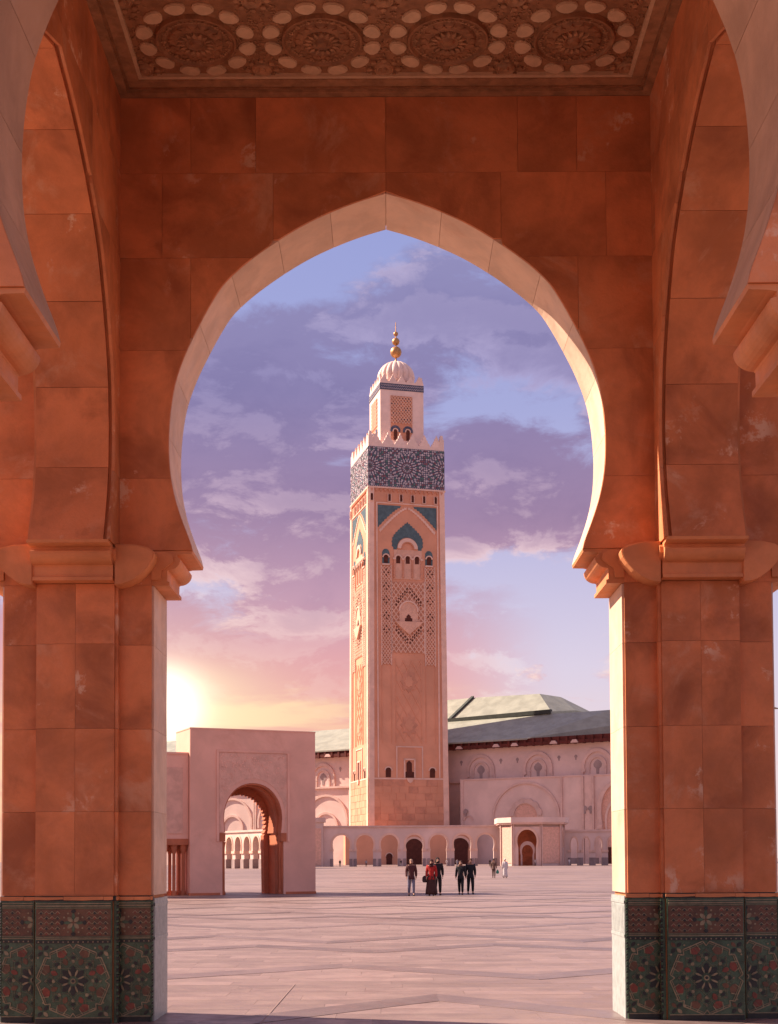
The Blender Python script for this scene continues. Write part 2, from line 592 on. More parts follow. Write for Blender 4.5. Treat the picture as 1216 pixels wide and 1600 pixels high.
def voussoir_meshes(mt='vouss', n=8, e=.001):
    L = CUM[-1]
    res = []
    for sgn in (-1, 1):
        for k in range(n):
            s0, s1 = L * k / n + (.002 if k else 0), L * (k + 1) / n - .0025
            b = MB()
            m = 8
            vs = []
            for i in range(m + 1):
                p, nn = curve_at(s0 + (s1 - s0) * i / m)
                for off in (0.0, .0495):
                    for y in (e, T - e):
                        vs.append((sgn * max(0.0 if sgn > 0 else 0.0, p[0] + nn[0] * off), y, p[1] + nn[1] * off))
            fs = []
            for i in range(m):
                a, c = i * 4, (i + 1) * 4
                q = [(a, a + 1, c + 1, c), (a + 3, a + 2, c + 2, c + 3), (a + 2, a, c, c + 2), (a + 1, a + 3, c + 3, c + 1)]
                fs += q if sgn > 0 else [f[::-1] for f in q]
            fs += [(0, 2, 3, 1), (m * 4, m * 4 + 1, m * 4 + 3, m * 4 + 2)]
            b.add(vs, fs)
            res.append(b.build('voussoir', mt, mesh_only=True))
    return res


def corbel_mesh(sgn):
    prof = [(JW + .03, 5.02), (2.09, 5.019), (2.098, 4.988), (2.215, 4.985), (2.26, 4.975), (2.262, 4.945), (2.226, 4.935)]
    for i in range(8):                       # roll
        a = i / 7 * math.pi / 2
        prof.append((2.352 - .130 * math.cos(a), 4.925 - .115 * math.sin(a)))
    prof += [(2.362, 4.80), (2.365, 4.69), (2.340, 4.682), (2.340, 4.645), (JW + .03, 4.645)]
    b = MB()
    b.prism([(sgn * x, z) for x, z in prof], -.012, T)
    # tongue set back on the inner faces
    b.prism([(sgn * x, z) for x, z in [(JW + .02, 5.0), (2.36, 5.0), (2.30, 4.96), (2.29, 4.90), (2.36, 4.84), (2.42, 4.80), (2.43, 4.70), (JW + .02, 4.70)]], -.05, -.012)
    return b.build('corbel', 'mould', mesh_only=True)


def slab_mesh(x0, x1, z0, z1, sgn):
    """a facing slab (left half, x1 <= 0), cut by the arch; mirrored for sgn=+1"""
    g = .0016
    x0, x1, z0, z1 = x0 + g, x1 - g, z0 + g, z1 - g
    zs = [z0 + (z1 - z0) * i / 14 for i in range(15)]
    pr = []
    for z in zs:
        w = smooth_w(z)
        xr = min(x1, -w - (.004 if w > 0 else 0))
        if xr > x0 + .004:
            pr.append((xr, z))
    if len(pr) < 2:
        return None
    poly = [(x0, pr[0][1])] + pr + [(x0, pr[-1][1])]
    b = MB().prism([(x * (1 if sgn < 0 else -1), z) for x, z in poly], -.03, 0.0)
    return b.build('facing_slab', 'wall', mesh_only=True)


ROWS = [ZD + .055, 2.22, 3.10, 4.0, 4.645, 5.02, 5.80, 7.19, 8.2, 9.13, ZC - .003]


def facing(parent, full=True, xlim=2.9):
    rng = random.Random(11)
    for r in range(len(ROWS) - 1):
        z0, z1 = ROWS[r], ROWS[r + 1]
        for sgn in (-1, 1):
            if z0 < 7.0:
                cuts = [-xlim, -JW - .02]
                cuts = [-xlim, min(-1.6, -smooth_w(z1) + 0.4)] if z0 > 4.9 else cuts
                if z0 > 6.0:
                    cuts = [-xlim, -1.25]
            else:
                off = (.62 if r % 2 else 0.0) + (.08 if sgn > 0 else 0)
                cuts = [-xlim] + [c for c in (-2.42 + off * .5, -1.22 - off * .3, 0.0)]
            for a, c in zip(cuts, cuts[1:]):
                me = slab_mesh(a, c, z0, z1, sgn)
                if me:
                    inst('facing_slab', me, parent)


# --- tile dado panels
def dado_mesh(x0, x1, xc):
    """carved and glazed tile panel between x0 and x1 with its rosette centred on xc, front towards -y"""
    b = MB()
    b.box(x0, x1, -.036, 0.0, 0.0, ZD, 0)

    def P(poly, mi, d=.006):
        q = clip_x([(x + xc, z) for x, z in poly], x0 + .012, x1 - .012)
        if len(q) > 2:
            b.prism(q, -.036 - d, -.035, mi, back=False)

    def ngon(cx, cz, r, n, a0=0.0):
        return [(cx + r * math.cos(a0 + 2 * math.pi * i / n), cz + r * math.sin(a0 + 2 * math.pi * i / n)) for i in range(n)]

    def bar(p, q, wd, mi, d=.009):
        dx, dz = q[0] - p[0], q[1] - p[1]
        l = math.hypot(dx, dz) or 1
        nx, nz = -dz / l * wd / 2, dx / l * wd / 2
        P([(p[0] + nx, p[1] + nz), (q[0] + nx, q[1] + nz), (q[0] - nx, q[1] - nz), (p[0] - nx, p[1] - nz)], mi, d)

    def petal(cx, cz, a, r0, r1, wd, mi, d=.007):
        pts = []
        for t, k in ((0, 0), (.25, .75), (.55, 1), (.85, .6), (1, 0), (.85, -.6), (.55, -1), (.25, -.75)):
            rr = r0 + (r1 - r0) * t
            pts.append((cx + rr * math.cos(a) - k * wd / 2 * math.sin(a), cz + rr * math.sin(a) + k * wd / 2 * math.cos(a)))
        P(pts, mi, d)
    # base and frame
    P([(-1, 0.0), (1, 0.0), (1, .055), (-1, .055)], 4, .012)
    P([(-1, .058), (1, .058), (1, .066), (-1, .066)], 2, .012)
    # lower field
    cz, S = .445, .385
    for i in range(8):
        a = math.pi / 8 + i * math.pi / 4
        petal(0, cz, a - math.pi / 8, .045, .16, .062, 4)
        petal(0, cz, a, .05, .13, .022, 2, .009)
        petal(0, cz, a, .175, .255, .055, 1 if i % 3 else 3)
        P(ngon(.205 * math.cos(a - math.pi / 8), cz + .205 * math.sin(a - math.pi / 8), .020, 6), 2)
        petal(0, cz, a - math.pi / 8, .225, .262, .05, 4)
        # the eight hexagonal cartouches of the outer ring
        petal(0, cz, a, .262, .345, .115, 1 if i % 2 else 3, .006)
        for s in (-1, 1):
            a1 = a + s * .18
            bar((.30 * math.cos(a1), cz + .30 * math.sin(a1)), (.365 * math.cos(a + s * .10), cz + .365 * math.sin(a + s * .10)), .009, 2)
        # octagonal frame: a side with a gap at its middle, doubled by a thin inner line
        f0, f1 = a - math.pi / 8, a + math.pi / 8
        for rr, wd_, gap in ((.372, .012, .0), (.352, .006, .03)):
            p_, q_ = (rr * 1.03 * math.cos(a - .30), cz + rr * 1.03 * math.sin(a - .30)), (rr * 1.03 * math.cos(a + .30), cz + rr * 1.03 * math.sin(a + .30))
            bar(p_, q_, wd_, 2)
        e0, e1 = a + .30, a + math.pi / 4 - .30
        bar((.383 * math.cos(e0), cz + .383 * math.sin(e0)), (.335 * math.cos((e0 + e1) / 2), cz + .335 * math.sin((e0 + e1) / 2)), .010, 2)
        bar((.335 * math.cos((e0 + e1) / 2), cz + .335 * math.sin((e0 + e1) / 2)), (.383 * math.cos(e1), cz + .383 * math.sin(e1)), .010, 2)
        for q_ in (-1, 1):
            petal(.285 * math.cos(a + q_ * .39), cz + .285 * math.sin(a + q_ * .39), a + q_ * .39 + .6, -.022, .022, .02, 2 if q_ > 0 else 4)
            petal(.235 * math.cos(a + q_ * .2), cz + .235 * math.sin(a + q_ * .2), a + q_ * .9, -.02, .02, .016, 5)
    for k in range(8):
        for st_, rr in ((3, .345), (2, .30)):
            a1, a2 = math.pi / 8 + k * math.pi / 4, math.pi / 8 + (k + st_) * math.pi / 4
            if st_ == 2:
                a1, a2 = a1 + math.pi / 8, a2 + math.pi / 8
            bar((rr * math.cos(a1), cz + rr * math.sin(a1)), (rr * math.cos(a2), cz + rr * math.sin(a2)), .0055, 5, .0045 + .0006 * (k % 4))
    P(ngon(0, cz, .030, 8), 2, .010)
    P(ngon(0, cz, .016, 8), 4, .013)
    for sx in (-1, 1):
        for sz in (-1, 1):
            for k in range(4):
                petal(sx * .315, cz + sz * .315, k * math.pi / 2 + math.pi / 4, .01, .075, .04, (4, 1, 4, 2)[k])
            for k in range(5):
                petal(sx * .315, cz + sz * .315, k * 1.256 + .3, .078, .10, .02, 2)
    for k in range(3):
        for sx in (-1, 1):
            for q in range(9):
                P(ngon(sx * (.395 + .02 * k), .10 + q * .085 + (k % 2) * .03, .008, 5), 2 if (q + k) % 3 else 3, .008)
    # dividing lines and the upper frieze
    P([(-1, .838), (1, .838), (1, .868), (-1, .868)], 4, .010)
    for i in range(-8, 9):
        P(ngon(i * .052, .853, .009, 5), 2, .013)
    for zl, hh in ((.880, .010), (.900, .006), (1.205, .006), (1.222, .014), (1.250, .009)):
        P([(-1, zl), (1, zl), (1, zl + hh), (-1, zl + hh)], 2, .013)
    P([(-1, .912), (1, .912), (1, 1.196), (-1, 1.196)], 1, .003)
    for ph in (-.8, 0, .8):
        for k in range(4):
            petal(ph, 1.054, k * math.pi / 2 + math.pi / 4, .01, .085, .045, 2, .008)
            petal(ph, 1.054, k * math.pi / 2, .02, .11, .035, 0, .008)
            petal(ph, 1.054, k * math.pi / 2, .095, .140, .05, 4, .010)
        for k in range(12):
            P(ngon(ph + .112 * math.cos(k * .5236), 1.054 + .112 * math.sin(k * .5236), .011, 5), 2, .009)
        for sx in (-1, 1):
            for i in range(4):
                for j in range(5):
                    px, pz = ph + sx * (.165 + i * .058), .945 + j * .054
                    P(ngon(px, pz, .024, 4), 4 if (i + j) % 2 else 3, .006)
                    bar((px - .026, pz - .012), (px, pz + .014), .007, 2)
                    bar((px, pz + .014), (px + .026, pz - .012), .007, 2)
    return b.build('tile_dado', ['green', 'brown', 'cream', 'red', 'dark', 'olive'], mesh_only=True)


def plaster_lip(x0, x1, seed):
    rng = random.Random(seed)
    b = MB()
    x = x0
    b.box(x0, x1, -.024, 0, ZD, ZD + .053, 1)
    while x < x1 - .01:
        l = min(rng.uniform(.08, .45), x1 - x)
        zt = ZD + .050 - rng.uniform(0, .007)
        zb = ZD + .006 + rng.uniform(0, .014)
        b.prism([(x, zb), (x + l * .5, zb - .004 * rng.random()), (x + l - .004, zb + .006 * rng.random()), (x + l - .004, zt), (x, zt)], -.040, -.023, 0)
        x += l
    return b.build('plaster_lip', ['mould', 'dark'], mesh_only=True)


def jamb_panels(parent, two_cols, only=None, dado='dado'):
    """facing slabs and dado on the jambs (the reveal faces of the opening)"""
    ts = .026
    for sgn in (-1, 1):
        if only and sgn != only:
            continue
        xi = sgn * JW
        cols = [(.002, T / 2 - .0012), (T / 2 + .0012, T - .002)] if two_cols else [(.002, T - .002)]
        rows = [ZD + .055, 2.22, 3.10, 4.0, 4.64]
        for r in range(4):
            for ci, (ya, yb) in enumerate(cols):
                z0, z1 = rows[r] + .0015, rows[r + 1] - .0015
                if two_cols and ci == 1 and r == 1:
                    pass
                b = MB()
                xa, xb = sorted((xi, xi + sgn * ts))
                b.box(xa, xb, ya, yb, z0, z1)
                b.build('facing_slab', 'wall' if two_cols else 'vouss', parent)
        if two_cols:
            me = DADO_FULL
            d = inst('tile_dado', me, parent, (xi + sgn * .0, 0, 0), R(90) if sgn > 0 else R(-90))
            # local frame of the panel: its front (-y) must look into the opening
            d.rotation_euler = (0, 0, R(-90) if sgn > 0 else R(90))
            d.location = (xi, T if sgn > 0 else 0, 0) if sgn > 0 else (xi, 0, 0)
            lp = inst('plaster_lip', LIP_FULL, parent, d.location, d.rotation_euler[2])
        else:
            b = MB()
            xa, xb = sorted((xi - sgn * .01, xi + sgn * ts))
            b.box(xa, xb, .0, T, 0, ZD + .02)
            for k in range(9):
                b.box(min(xi - sgn * .013, xi), max(xi - sgn * .013, xi), .03 + k * .088, .105 + k * .088, .90, 1.20)
            b.box(min(xi - sgn * .016, xi), max(xi - sgn * .016, xi), .0, T, 1.22, 1.25)
            b.box(min(xi - sgn * .016, xi), max(xi - sgn * .016, xi), .0, T, .86, .89)
            b.build('jamb_tile', 'greytile', parent)


DADO_FULL = dado_mesh(.012, T - .012, T / 2)
LIP_FULL = plaster_lip(.0, T, 5)
PIER_W = BAY - JW
DADO_PIER = [dado_mesh(-BAY + .035, -JW - .012, -BAY + .04), dado_mesh(JW + .012, BAY - .035, BAY - .04)]
LIP_PIER = [plaster_lip(-BAY + .03, -JW - .0, 8), plaster_lip(JW, BAY - .03, 9)]
CORE = {h: core_mesh(h) for h in (3.315, 2.9)}
VOUSS = voussoir_meshes()
VOUSS_NEAR = voussoir_meshes('vouss_shade')
VOUSS_SIDE = voussoir_meshes('wall', 6, .035)
CORB = [corbel_mesh(-1), corbel_mesh(1)]


def twist_edge(parent):
    """twisted glazed rope at the edge of the pier dado"""
    for sgn in (-1, 1):
        b = MB()
        x = sgn * (JW + .004)
        for i in range(40):
            z0 = .06 + i * (ZD - .07) / 40
            b.prism([(x - .009, z0), (x + .009, z0 + .012), (x + .009, z0 + .034), (x - .009, z0 + .022)], -.052, -.030, i % 2)
        b.build('rope_edge', ['dark', 'green'], parent)


arcade = thing('arcade_bay', 'tall orange stone arcade bay with pointed horseshoe arch framing the whole view', 'arcade', (0, YF, 0))


def arch_wall(name, loc, rz, half=3.315, vs=VOUSS, corb=True, face=False, jamb=None, label=None, pier=False):
    o = inst(name, CORE[half], arcade, loc, rz)
    if label:
        o['label'] = label
    if vs:
        for me in vs:
            inst('voussoir', me, o)
    if corb:
        for me in CORB:
            inst('corbel', me, o)
    if face:
        facing(o, xlim=BAY - .002 if half > 3 else 2.86)
    if jamb:
        jamb_panels(o, jamb == 2)
    if pier:
        for me in DADO_PIER:
            inst('tile_dado', me, o)
        for me in LIP_PIER:
            inst('plaster_lip', me, o)
        twist_edge(o)
    return o


fw = arch_wall('arch_wall', (0, 0, 0), 0, face=True, jamb=1, pier=True)
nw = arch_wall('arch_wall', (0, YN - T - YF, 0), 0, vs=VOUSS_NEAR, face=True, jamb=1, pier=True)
yc = (YN + YF) / 2 - YF + .255
ls = arch_wall('arch_wall', (-BAY, yc, 0), R(90), half=2.9, vs=VOUSS_SIDE, face=True, jamb=2, pier=True)
rs = arch_wall('arch_wall', (BAY, yc, 0), R(-90), half=2.9, vs=VOUSS_SIDE, face=True, jamb=2, pier=True)
PITCHX = 2 * BAY + T
for sx in (-1, 1):
    o = arch_wall('arch_wall', (sx * PITCHX, 0, 0), 0, corb=True, pier=True, jamb=1)
    facing(o, xlim=BAY - .002)


for sx in (-1, 1):
    b = MB()
    b.box(min(sx * BAY, sx * (BAY + T)), max(sx * BAY, sx * (BAY + T)), YN - YF, YN - YF + .30, 0, 10.9)
    b.build('pier_wall', 'wallcore', arcade)


# quarter round brackets where the side walls meet the front wall
def bracket_mesh(sg):
    prof = [(0, 4.60), (0, 5.03), (.20, 5.025), (.34, 4.995), (.405, 4.955), (.415, 4.925), (.40, 4.87), (.355, 4.80), (.29, 4.725), (.21, 4.665), (.13, 4.625), (.06, 4.605)]
    b = MB()
    b.prism([(sg * x, z) for x, z in prof], -.0, .27)
    b.prism([(sg * x * .95 + sg * .008, 4.61 + (z - 4.61) * .96) for x, z in prof], -.012, .001)
    return b.build('bracket', 'mould', mesh_only=True)


for sx in (-1, 1):
    inst('bracket', bracket_mesh(-sx), arcade, (sx * (BAY - .03), -.29, 0))
    inst('bracket', bracket_mesh(sx), arcade, (sx * (BAY + T), -.30, 0))
    # flat edge of the impost that wraps the pier, and the chamfer above it
    b = MB()
    b.box(min(sx * (BAY - .055), sx * (BAY - .03)), max(sx * (BAY - .055), sx * (BAY - .03)), -.16, -.03, 4.645, 5.02)
    b.build('impost_edge', 'mould', arcade)


# ceiling
def ceiling():
    z = ZC
    ce = MB()
    ce.box(-10.4, 10.4, YN - T - YF, T, 10.9, 11.2)
    ce.box(-2.9, 2.9, YN - YF, 0, z + .10, z + .14)
    ce.box(-2.9 - PITCHX, -2.9 - T, YN - YF, 0, z, z + .14)
    ce.box(2.9 + T, 2.9 + PITCHX, YN - YF, 0, z, z + .14)
    c = ce.build('ceiling', 'wooddark', arcade)
    ya, yb = YN - YF, 0.0
    # stepped frame
    for k, (w0, w1, zz, mt) in enumerate(((.0, .12, z, 'wood'), (.12, .15, z + .03, 'wooddark'), (.15, .27, z + .045, 'wood'), (.27, .31, z + .06, 'petal'))):
        for (x0, x1, y0, y1) in ((-2.9 + w0, 2.9 - w0, yb - w1, yb - w0), (-2.9 + w0, 2.9 - w0, ya + w0, ya + w1),
                                 (-2.9 + w0, -2.9 + w1, ya + w1, yb - w1), (2.9 - w1, 2.9 - w0, ya + w1, yb - w1)):
            b = MB()
            b.box(x0, x1, y0 + .0005, y1 - .0005, zz, z + .10)
            b.build('ceiling_moulding', mt, c)
    p = 1.285
    n = 12
    disc = MB().lathe([(.001, z + .03), (.045, z + .03), (.07, z + .06), (.10, z + .045), (.15, z + .075), (.20, z + .05), (.27, z + .06), (.29, z + .085),
                       (.37, z + .08), (.39, z + .055), (.41, z + .055), (.42, z + .10)], 40)
    for k in range(16):                      # carved rays of the medallion
        a = k * math.pi / 8
        for r0, r1, wd, zz, mi in ((.105, .195, .020, .040, 1), (.215, .285, .028, .048, 0), (.30, .365, .022, .070, 1)):
            a_ = a + (math.pi / 16 if r0 == .215 else 0)
            ca, sa = math.cos(a_), math.sin(a_)
            disc.flat([(u * ca - v * sa, u * sa + v * ca) for u, v in ((r0, 0), (r0 * .6 + r1 * .4, -wd), (r1, 0), (r0 * .6 + r1 * .4, wd))], z + zz, z + .09, mi)
    disc = disc.build('medallion', ['wooddark', 'wood'], mesh_only=True, smooth=False)
    ring = MB()
    for i in range(60):
        a = i * 2 * math.pi / 60
        ring.box(-.008, .008, -.008, .008, 0, .01)
        for q in range(8):
            x, y, zz = ring.v[-8 + q]
            ring.v[-8 + q] = (x + .335 * math.cos(a), y + .335 * math.sin(a), zz + z + .062)
    ringm = ring.build('bead_ring', 'wood', mesh_only=True)
    pet = MB()
    outline = []
    for i in range(12):
        a = i * 2 * math.pi / 12
        outline.append((.525 + .088 * math.cos(a), .108 * math.sin(a) * (1 + .22 * math.cos(a))))
    pet.flat(outline, z + .084, z + .099)
    pet.flat([(.525 + (x - .525) * .9, y * .9) for x, y in outline], z + .076, z + .0845)
    petm = pet.build('petal', 'petal', mesh_only=True)
    rosm = MB()
    rosm.lathe([(.001, z + .055), (.03, z + .055), (.04, z + .08), (.07, z + .065), (.085, z + .08), (.10, z + .07), (.11, z + .099)], 16)
    for i in range(8):
        a = i * math.pi / 4
        ol = [(.15 * math.cos(a) + .03 * math.cos(q * 1.047) , .15 * math.sin(a) + .03 * math.sin(q * 1.047)) for q in range(6)]
        rosm.flat(ol, z + .075, z + .099)
    ros = rosm.build('rosette', 'wood', mesh_only=True)
    scroll = MB()
    rng = random.Random(2)
    for i in range(11000):
        x, y = rng.uniform(-2.6, 2.6), rng.uniform(ya + .3, yb - .3)
        gx, gy = ((x / p) % 1 - .5) * p, ((y + .90) / p % 1 - .5) * p
        if math.hypot(gx, gy) < .43:
            continue
        a = rng.uniform(0, math.pi)
        l, wd = rng.uniform(.009, .022), .0038
        ca, sa = math.cos(a), math.sin(a)
        scroll.flat([(x + u * ca - v * sa, y + u * sa + v * ca) for u, v in ((-l, -wd), (l * .3, -wd * 1.8), (l, wd), (-l * .4, wd * 1.9))], z + .088, z + .0995)
    tag(scroll.build('carved_scrolls', 'wood', c), kind='stuff')
    for j in range(4):
        for i in range(4):
            cx, cy = (i - 1.5) * p, -.90 + p * .5 - p * .5 - j * p
            inst('medallion', disc, c, (cx, cy, 0))
            inst('bead_ring', ringm, c, (cx, cy, 0))
            if j < 2:
                for k in range(n):
                    inst('petal', petm, c, (cx, cy, 0), (k + .5) * 2 * math.pi / n)
            for dx in (-.5, .5):
                for dy in (-.5, .5):
                    if (dx < 0 and i > 0) or (dy < 0 and j < 3 and False):
                        continue
                    inst('rosette', ros, c, (cx + dx * p * .98, cy + (dy * p if dy < 0 else .5), 0))


ceiling()


# ------------------------------------------------------------------ minaret
MIN_RZ = R(14.5)
minaret = thing('minaret', 'very tall square pink stone minaret with tiled frieze, lantern and gilded finial', 'minaret', (3.19, 455.84, 0), MIN_RZ)


def hs(z):
    return 13.75 - .75 * min(z, 125) / 125


def minaret_build():
    b = MB()
    zs = [0, 12, 28.4, 28.45, 60, 125.2]
    vs, fs = [], []
    for i, z in enumerate(zs):
        h = hs(z) + (.18 if i < 3 else 0)
        vs += [(-h, -h, z), (h, -h, z), (h, h, z), (-h, h, z)]
    for i in range(len(zs) - 1):
        for k in range(4):
            k2 = (k + 1) % 4
            fs.append((i * 4 + k, i * 4 + k2, i * 4 + 4 + k2, i * 4 + 4 + k))
    fs.append((0, 3, 2, 1))
    fs.append(tuple(len(zs) * 4 - 4 + k for k in range(4)))
    b.add(vs, fs)
    b.build('shaft', 'mstone', minaret)
    h = 13.15
    MB().box(-h, h, -h, h, 125.2, 138.6).build('tile_band', 'navy', minaret)
    MB().box(-h + .1, h - .1, -h + .1, h - .1, 138.6, 139.8).build('parapet', 'mtop', minaret)
    c = MB()
    c.box(-h - .25, h + .25, -h - .25, h + .25, 124.7, 125.2)
    c.build('cornice', 'mtrim', minaret)
    MB().box(-12.6, 12.6, -12.6, 12.6, 138.6, 138.9).build('terrace', 'mtrim', minaret)

    def merlon_mesh(wd, ht, th):
        q = MB()
        pts = [(-wd, 0), (wd, 0), (wd * .82, ht * .25), (wd * .62, ht * .28), (wd * .52, ht * .5), (wd * .36, ht * .53), (wd * .26, ht * .76), (wd * .12, ht * .80), (0, ht)]
        q.prism(pts + [(-x, z) for x, z in pts[-2:1:-1]], -th, th)
        return q.build('merlon', 'mtop', mesh_only=True)
    mm = merlon_mesh(1.9, 3.9, .45)
    for k in range(4):
        a = k * math.pi / 2
        for i in range(6):
            x = -h + .55 + 2.1 + i * (2 * h - 1.1 - 4.2) / 5
            y = -h + .56
            inst('merlon', mm, minaret, (x * math.cos(a) - y * math.sin(a), x * math.sin(a) + y * math.cos(a), 139.8), a)
    for sx in (-1, 1):
        for sy in (-1, 1):
            q = MB().lathe([(1.1, 139.8), (1.05, 142.4), (.75, 142.6), (.6, 143.9)], 4, sx * (h - .85), sy * (h - .85), a0=math.pi / 4)
            q.build('corner_merlon', 'mtop', minaret)
    # lantern
    lh = 7.55
    MB().box(-lh, lh, -lh, lh, 138.6, 160.0).build('lantern', 'mtop', minaret)
    MB().box(-lh - .12, lh + .12, -lh - .12, lh + .12, 160.0, 162.2).build('lantern_band', 'navy', minaret)
    MB().box(-lh - .05, lh + .05, -lh - .05, lh + .05, 162.2, 163.0).build('lantern_parapet', 'mtop', minaret)
    ml = merlon_mesh(1.35, 2.5, .35)
    for k in range(4):
        a = k * math.pi / 2
        for i in range(5):
            x = -lh + 1.4 + i * (2 * lh - 2.8) / 4
            y = -lh + .4
            inst('merlon', ml, minaret, (x * math.cos(a) - y * math.sin(a), x * math.sin(a) + y * math.cos(a), 163.0), a)
    # fluted dome and finial
    prof = [(6.2, 162.9), (6.25, 165.0), (6.3, 166.3)]
    for i in range(1, 13):
        a = i / 12 * math.pi / 2
        prof.append((6.3 * math.cos(a) + .25, 166.3 + 6.2 * math.sin(a)))
    d = MB().lathe(prof, 144, rad=lambda a: 1 - .11 * (1 - abs(math.sin(a * 9))) ** 1.6)
    d.build('dome', 'mtop', minaret, smooth=True)
    f = MB().lathe([(.45, 172.2), (.55, 172.6), (.30, 173.2), (.28, 174.0), (.22, 182.0), (.16, 183.3), (.12, 186.4)], 8)
    f.build('finial_rod', 'gold', minaret)
    for z, r in ((176.0, 1.95), (179.7, 1.30), (182.4, .80)):
        s = MB().lathe([(r * math.sin(i / 12 * math.pi) + .001, z - r * math.cos(i / 12 * math.pi)) for i in range(13)], 20)
        s.build('finial_ball', 'gold', minaret, smooth=True)

    # ---- one face; every piece sits on the tapering plane. copied to the sunlit side
    pieces = []

    def F(d0, d1):
        return lambda x, y, z: (x, -hs(z) - (d1 if y > .5 else d0), z)

    def piece(name, polys, mt, d0=-.05, d1=.3, plane=None, kind=None):
        q = MB()
        mats = mt if isinstance(mt, list) else [mt]
        for it in polys:
            poly, mi, e = (it + (0, 0))[:3] if isinstance(it, tuple) and isinstance(it[0], list) else (it, 0, 0)
            if plane is None:
                fn = (lambda e_: (lambda x, y, z: (x, -hs(z) - ((d1 + e_) if y < .5 else d0), z)))(e)
            else:
                fn = (lambda e_: (lambda x, y, z: (x, -plane - ((d1 + e_) if y < .5 else d0), z)))(e)
            q.prism(poly, 0, 1, mi, f=fn, back=False)
        o = q.build(name, mats, minaret)
        if kind:
            o['kind'] = kind
        pieces.append(o)
        return o

    def rect(x0, x1, z0, z1):
        return [(x0, z0), (x1, z0), (x1, z1), (x0, z1)]

    def ring(cx, cz, r0, r1, a0=0, a1=math.pi, n=14):
        o = [(cx + r1 * math.cos(a0 + (a1 - a0) * i / n), cz + r1 * math.sin(a0 + (a1 - a0) * i / n)) for i in range(n + 1)]
        i_ = [(cx + r0 * math.cos(a0 + (a1 - a0) * i / n), cz + r0 * math.sin(a0 + (a1 - a0) * i / n)) for i in range(n, -1, -1)]
        return o + i_

    def arched(cx, hw, z0, zs, za, n=8):
        pts = [(cx - hw, z0), (cx - hw, zs)]
        for i in range(1, n + 1):
            a = i / n * math.pi
            k = math.sin(a) ** .85
            pts.append((cx - hw * 1.06 * math.cos(a), zs + (za - zs) * k))
        return pts + [(cx + hw, z0)]

    def bars(x0, x1, z0, z1, stp, wd, tall=1.35):
        """diagonal lattice clipped to the rectangle"""
        out = []
        w, hgt = x1 - x0, z1 - z0
        n = int((w + hgt / tall) / stp) + 2
        for sg in (-1, 1):
            for i in range(-1, n):
                # line x = xs + sg*(z-z0)/tall
                xs = (x0 - hgt / tall + i * stp) if sg > 0 else (x0 + i * stp)
                p = [(xs - wd, z0), (xs + wd, z0), (xs + wd + sg * hgt / tall, z1), (xs - wd + sg * hgt / tall, z1)]
                p = clip_x(p, x0, x1)
                if len(p) > 2:
                    out.append((p, 0, 0 if sg > 0 else .04))
        return out
    # edges
    for x0, x1 in ((-13.0, -11.25), (11.25, 13.0)):
        q = [(x0 * hs(12) / 13, 12), (x1 * hs(12) / 13, 12), (x1, 124.7), (x0, 124.7)]
        piece('border_strip', [q], 'mtrim', d1=.35)
    piece('frame_rib', [rect(-10.6, -10.15, 28.6, 119.9)], 'mtrim', d1=.3)
    piece('frame_rib', [rect(10.35, 10.8, 28.6, 119.9)], 'mtrim', d1=.3)
    piece('frame_rib', [rect(-10.6, 10.8, 119.6, 120.0)], 'mtrim', d1=.28)
    # little pendants under the cornice, slit windows
    for i in range(17):
        x = -12 + i * 1.5
        piece('pendant', [[(x - .45, 124.5), (x, 123.5), (x + .45, 124.5)]], 'mpanel', d1=.45)
    for x in (-12.1, -6.05, -2.05, 1.9, 5.9, 9.9):
        piece('slit_window', [arched(x, .42, 120.5, 122.2, 122.8, 5)], 'hole', d1=.40)
        piece('slit_frame', [rect(x - .62, x - .44, 120.4, 122.9), rect(x + .44, x + .62, 120.4, 122.9), rect(x - .62, x + .62, 120.2, 120.4)], 'mtrim', d1=.62)
    # teal corner fields with a stepped edge
    st = [(-1.9, 119.1)]
    for i in range(9):
        t = i / 8
        x, z = -2.2 - 7.3 * t, 118.9 - 6.6 * t ** 1.25
        st += [(x, z), (x - .25, z - .62)]
    left = [(-10.0, 119.1)] + st + [(-10.0, 111.6)]
    piece('tile_spandrel', [left], 'teal', d1=.12)
    piece('tile_spandrel', [[(.2 - x, z) for x, z in left]], 'teal', d1=.12)
    # the big lobed arch outline
    lob = []
    for i in range(13):
        t = i / 12
        x, z = -.1 - 9.3 * t, 119.0 - 7.9 * t ** 1.3
        lob += [(x, z), (x - .2, z - .5)]
    lobi = [(x * .95, z - .7) for x, z in lob][::-1]
    piece('arch_moulding', [lob + lobi], 'mtrim', d1=.22)
    piece('arch_moulding', [[(.2 - x, z) for x, z in lob + lobi]], 'mtrim', d1=.22)
    # inner teal pointed field
    tl = [(0.1, 113.9), (-.3, 113.2), (-.75, 113.3), (-1.0, 112.6), (-1.5, 112.6), (-1.75, 111.9), (-2.3, 111.9), (-2.6, 111.2), (-3.1, 111.1), (-3.4, 110.4),
          (-3.9, 110.3), (-4.1, 109.6), (-4.6, 109.4), (-4.7, 108.7), (-5.15, 108.4), (-5.05, 107.7), (-5.35, 107.1), (-5.1, 106.4), (-5.3, 105.7), (-4.8, 105.1), (-4.7, 104.4)]
    inner = ring(0.1, 105.0, 0, 3.6)[:15]
    field = tl + [(-3.6, 104.4), (-3.5, 104.9)] + [(.1 - 3.6 * math.cos(i / 12 * math.pi), 105.0 + 3.6 * math.sin(i / 12 * math.pi)) for i in range(1, 12)] + \
        [(3.7, 104.9), (3.8, 104.4)] + [(.2 - x, z) for x, z in tl[::-1][:-1]]
    piece('tile_field', [field], 'teal', d1=.12)
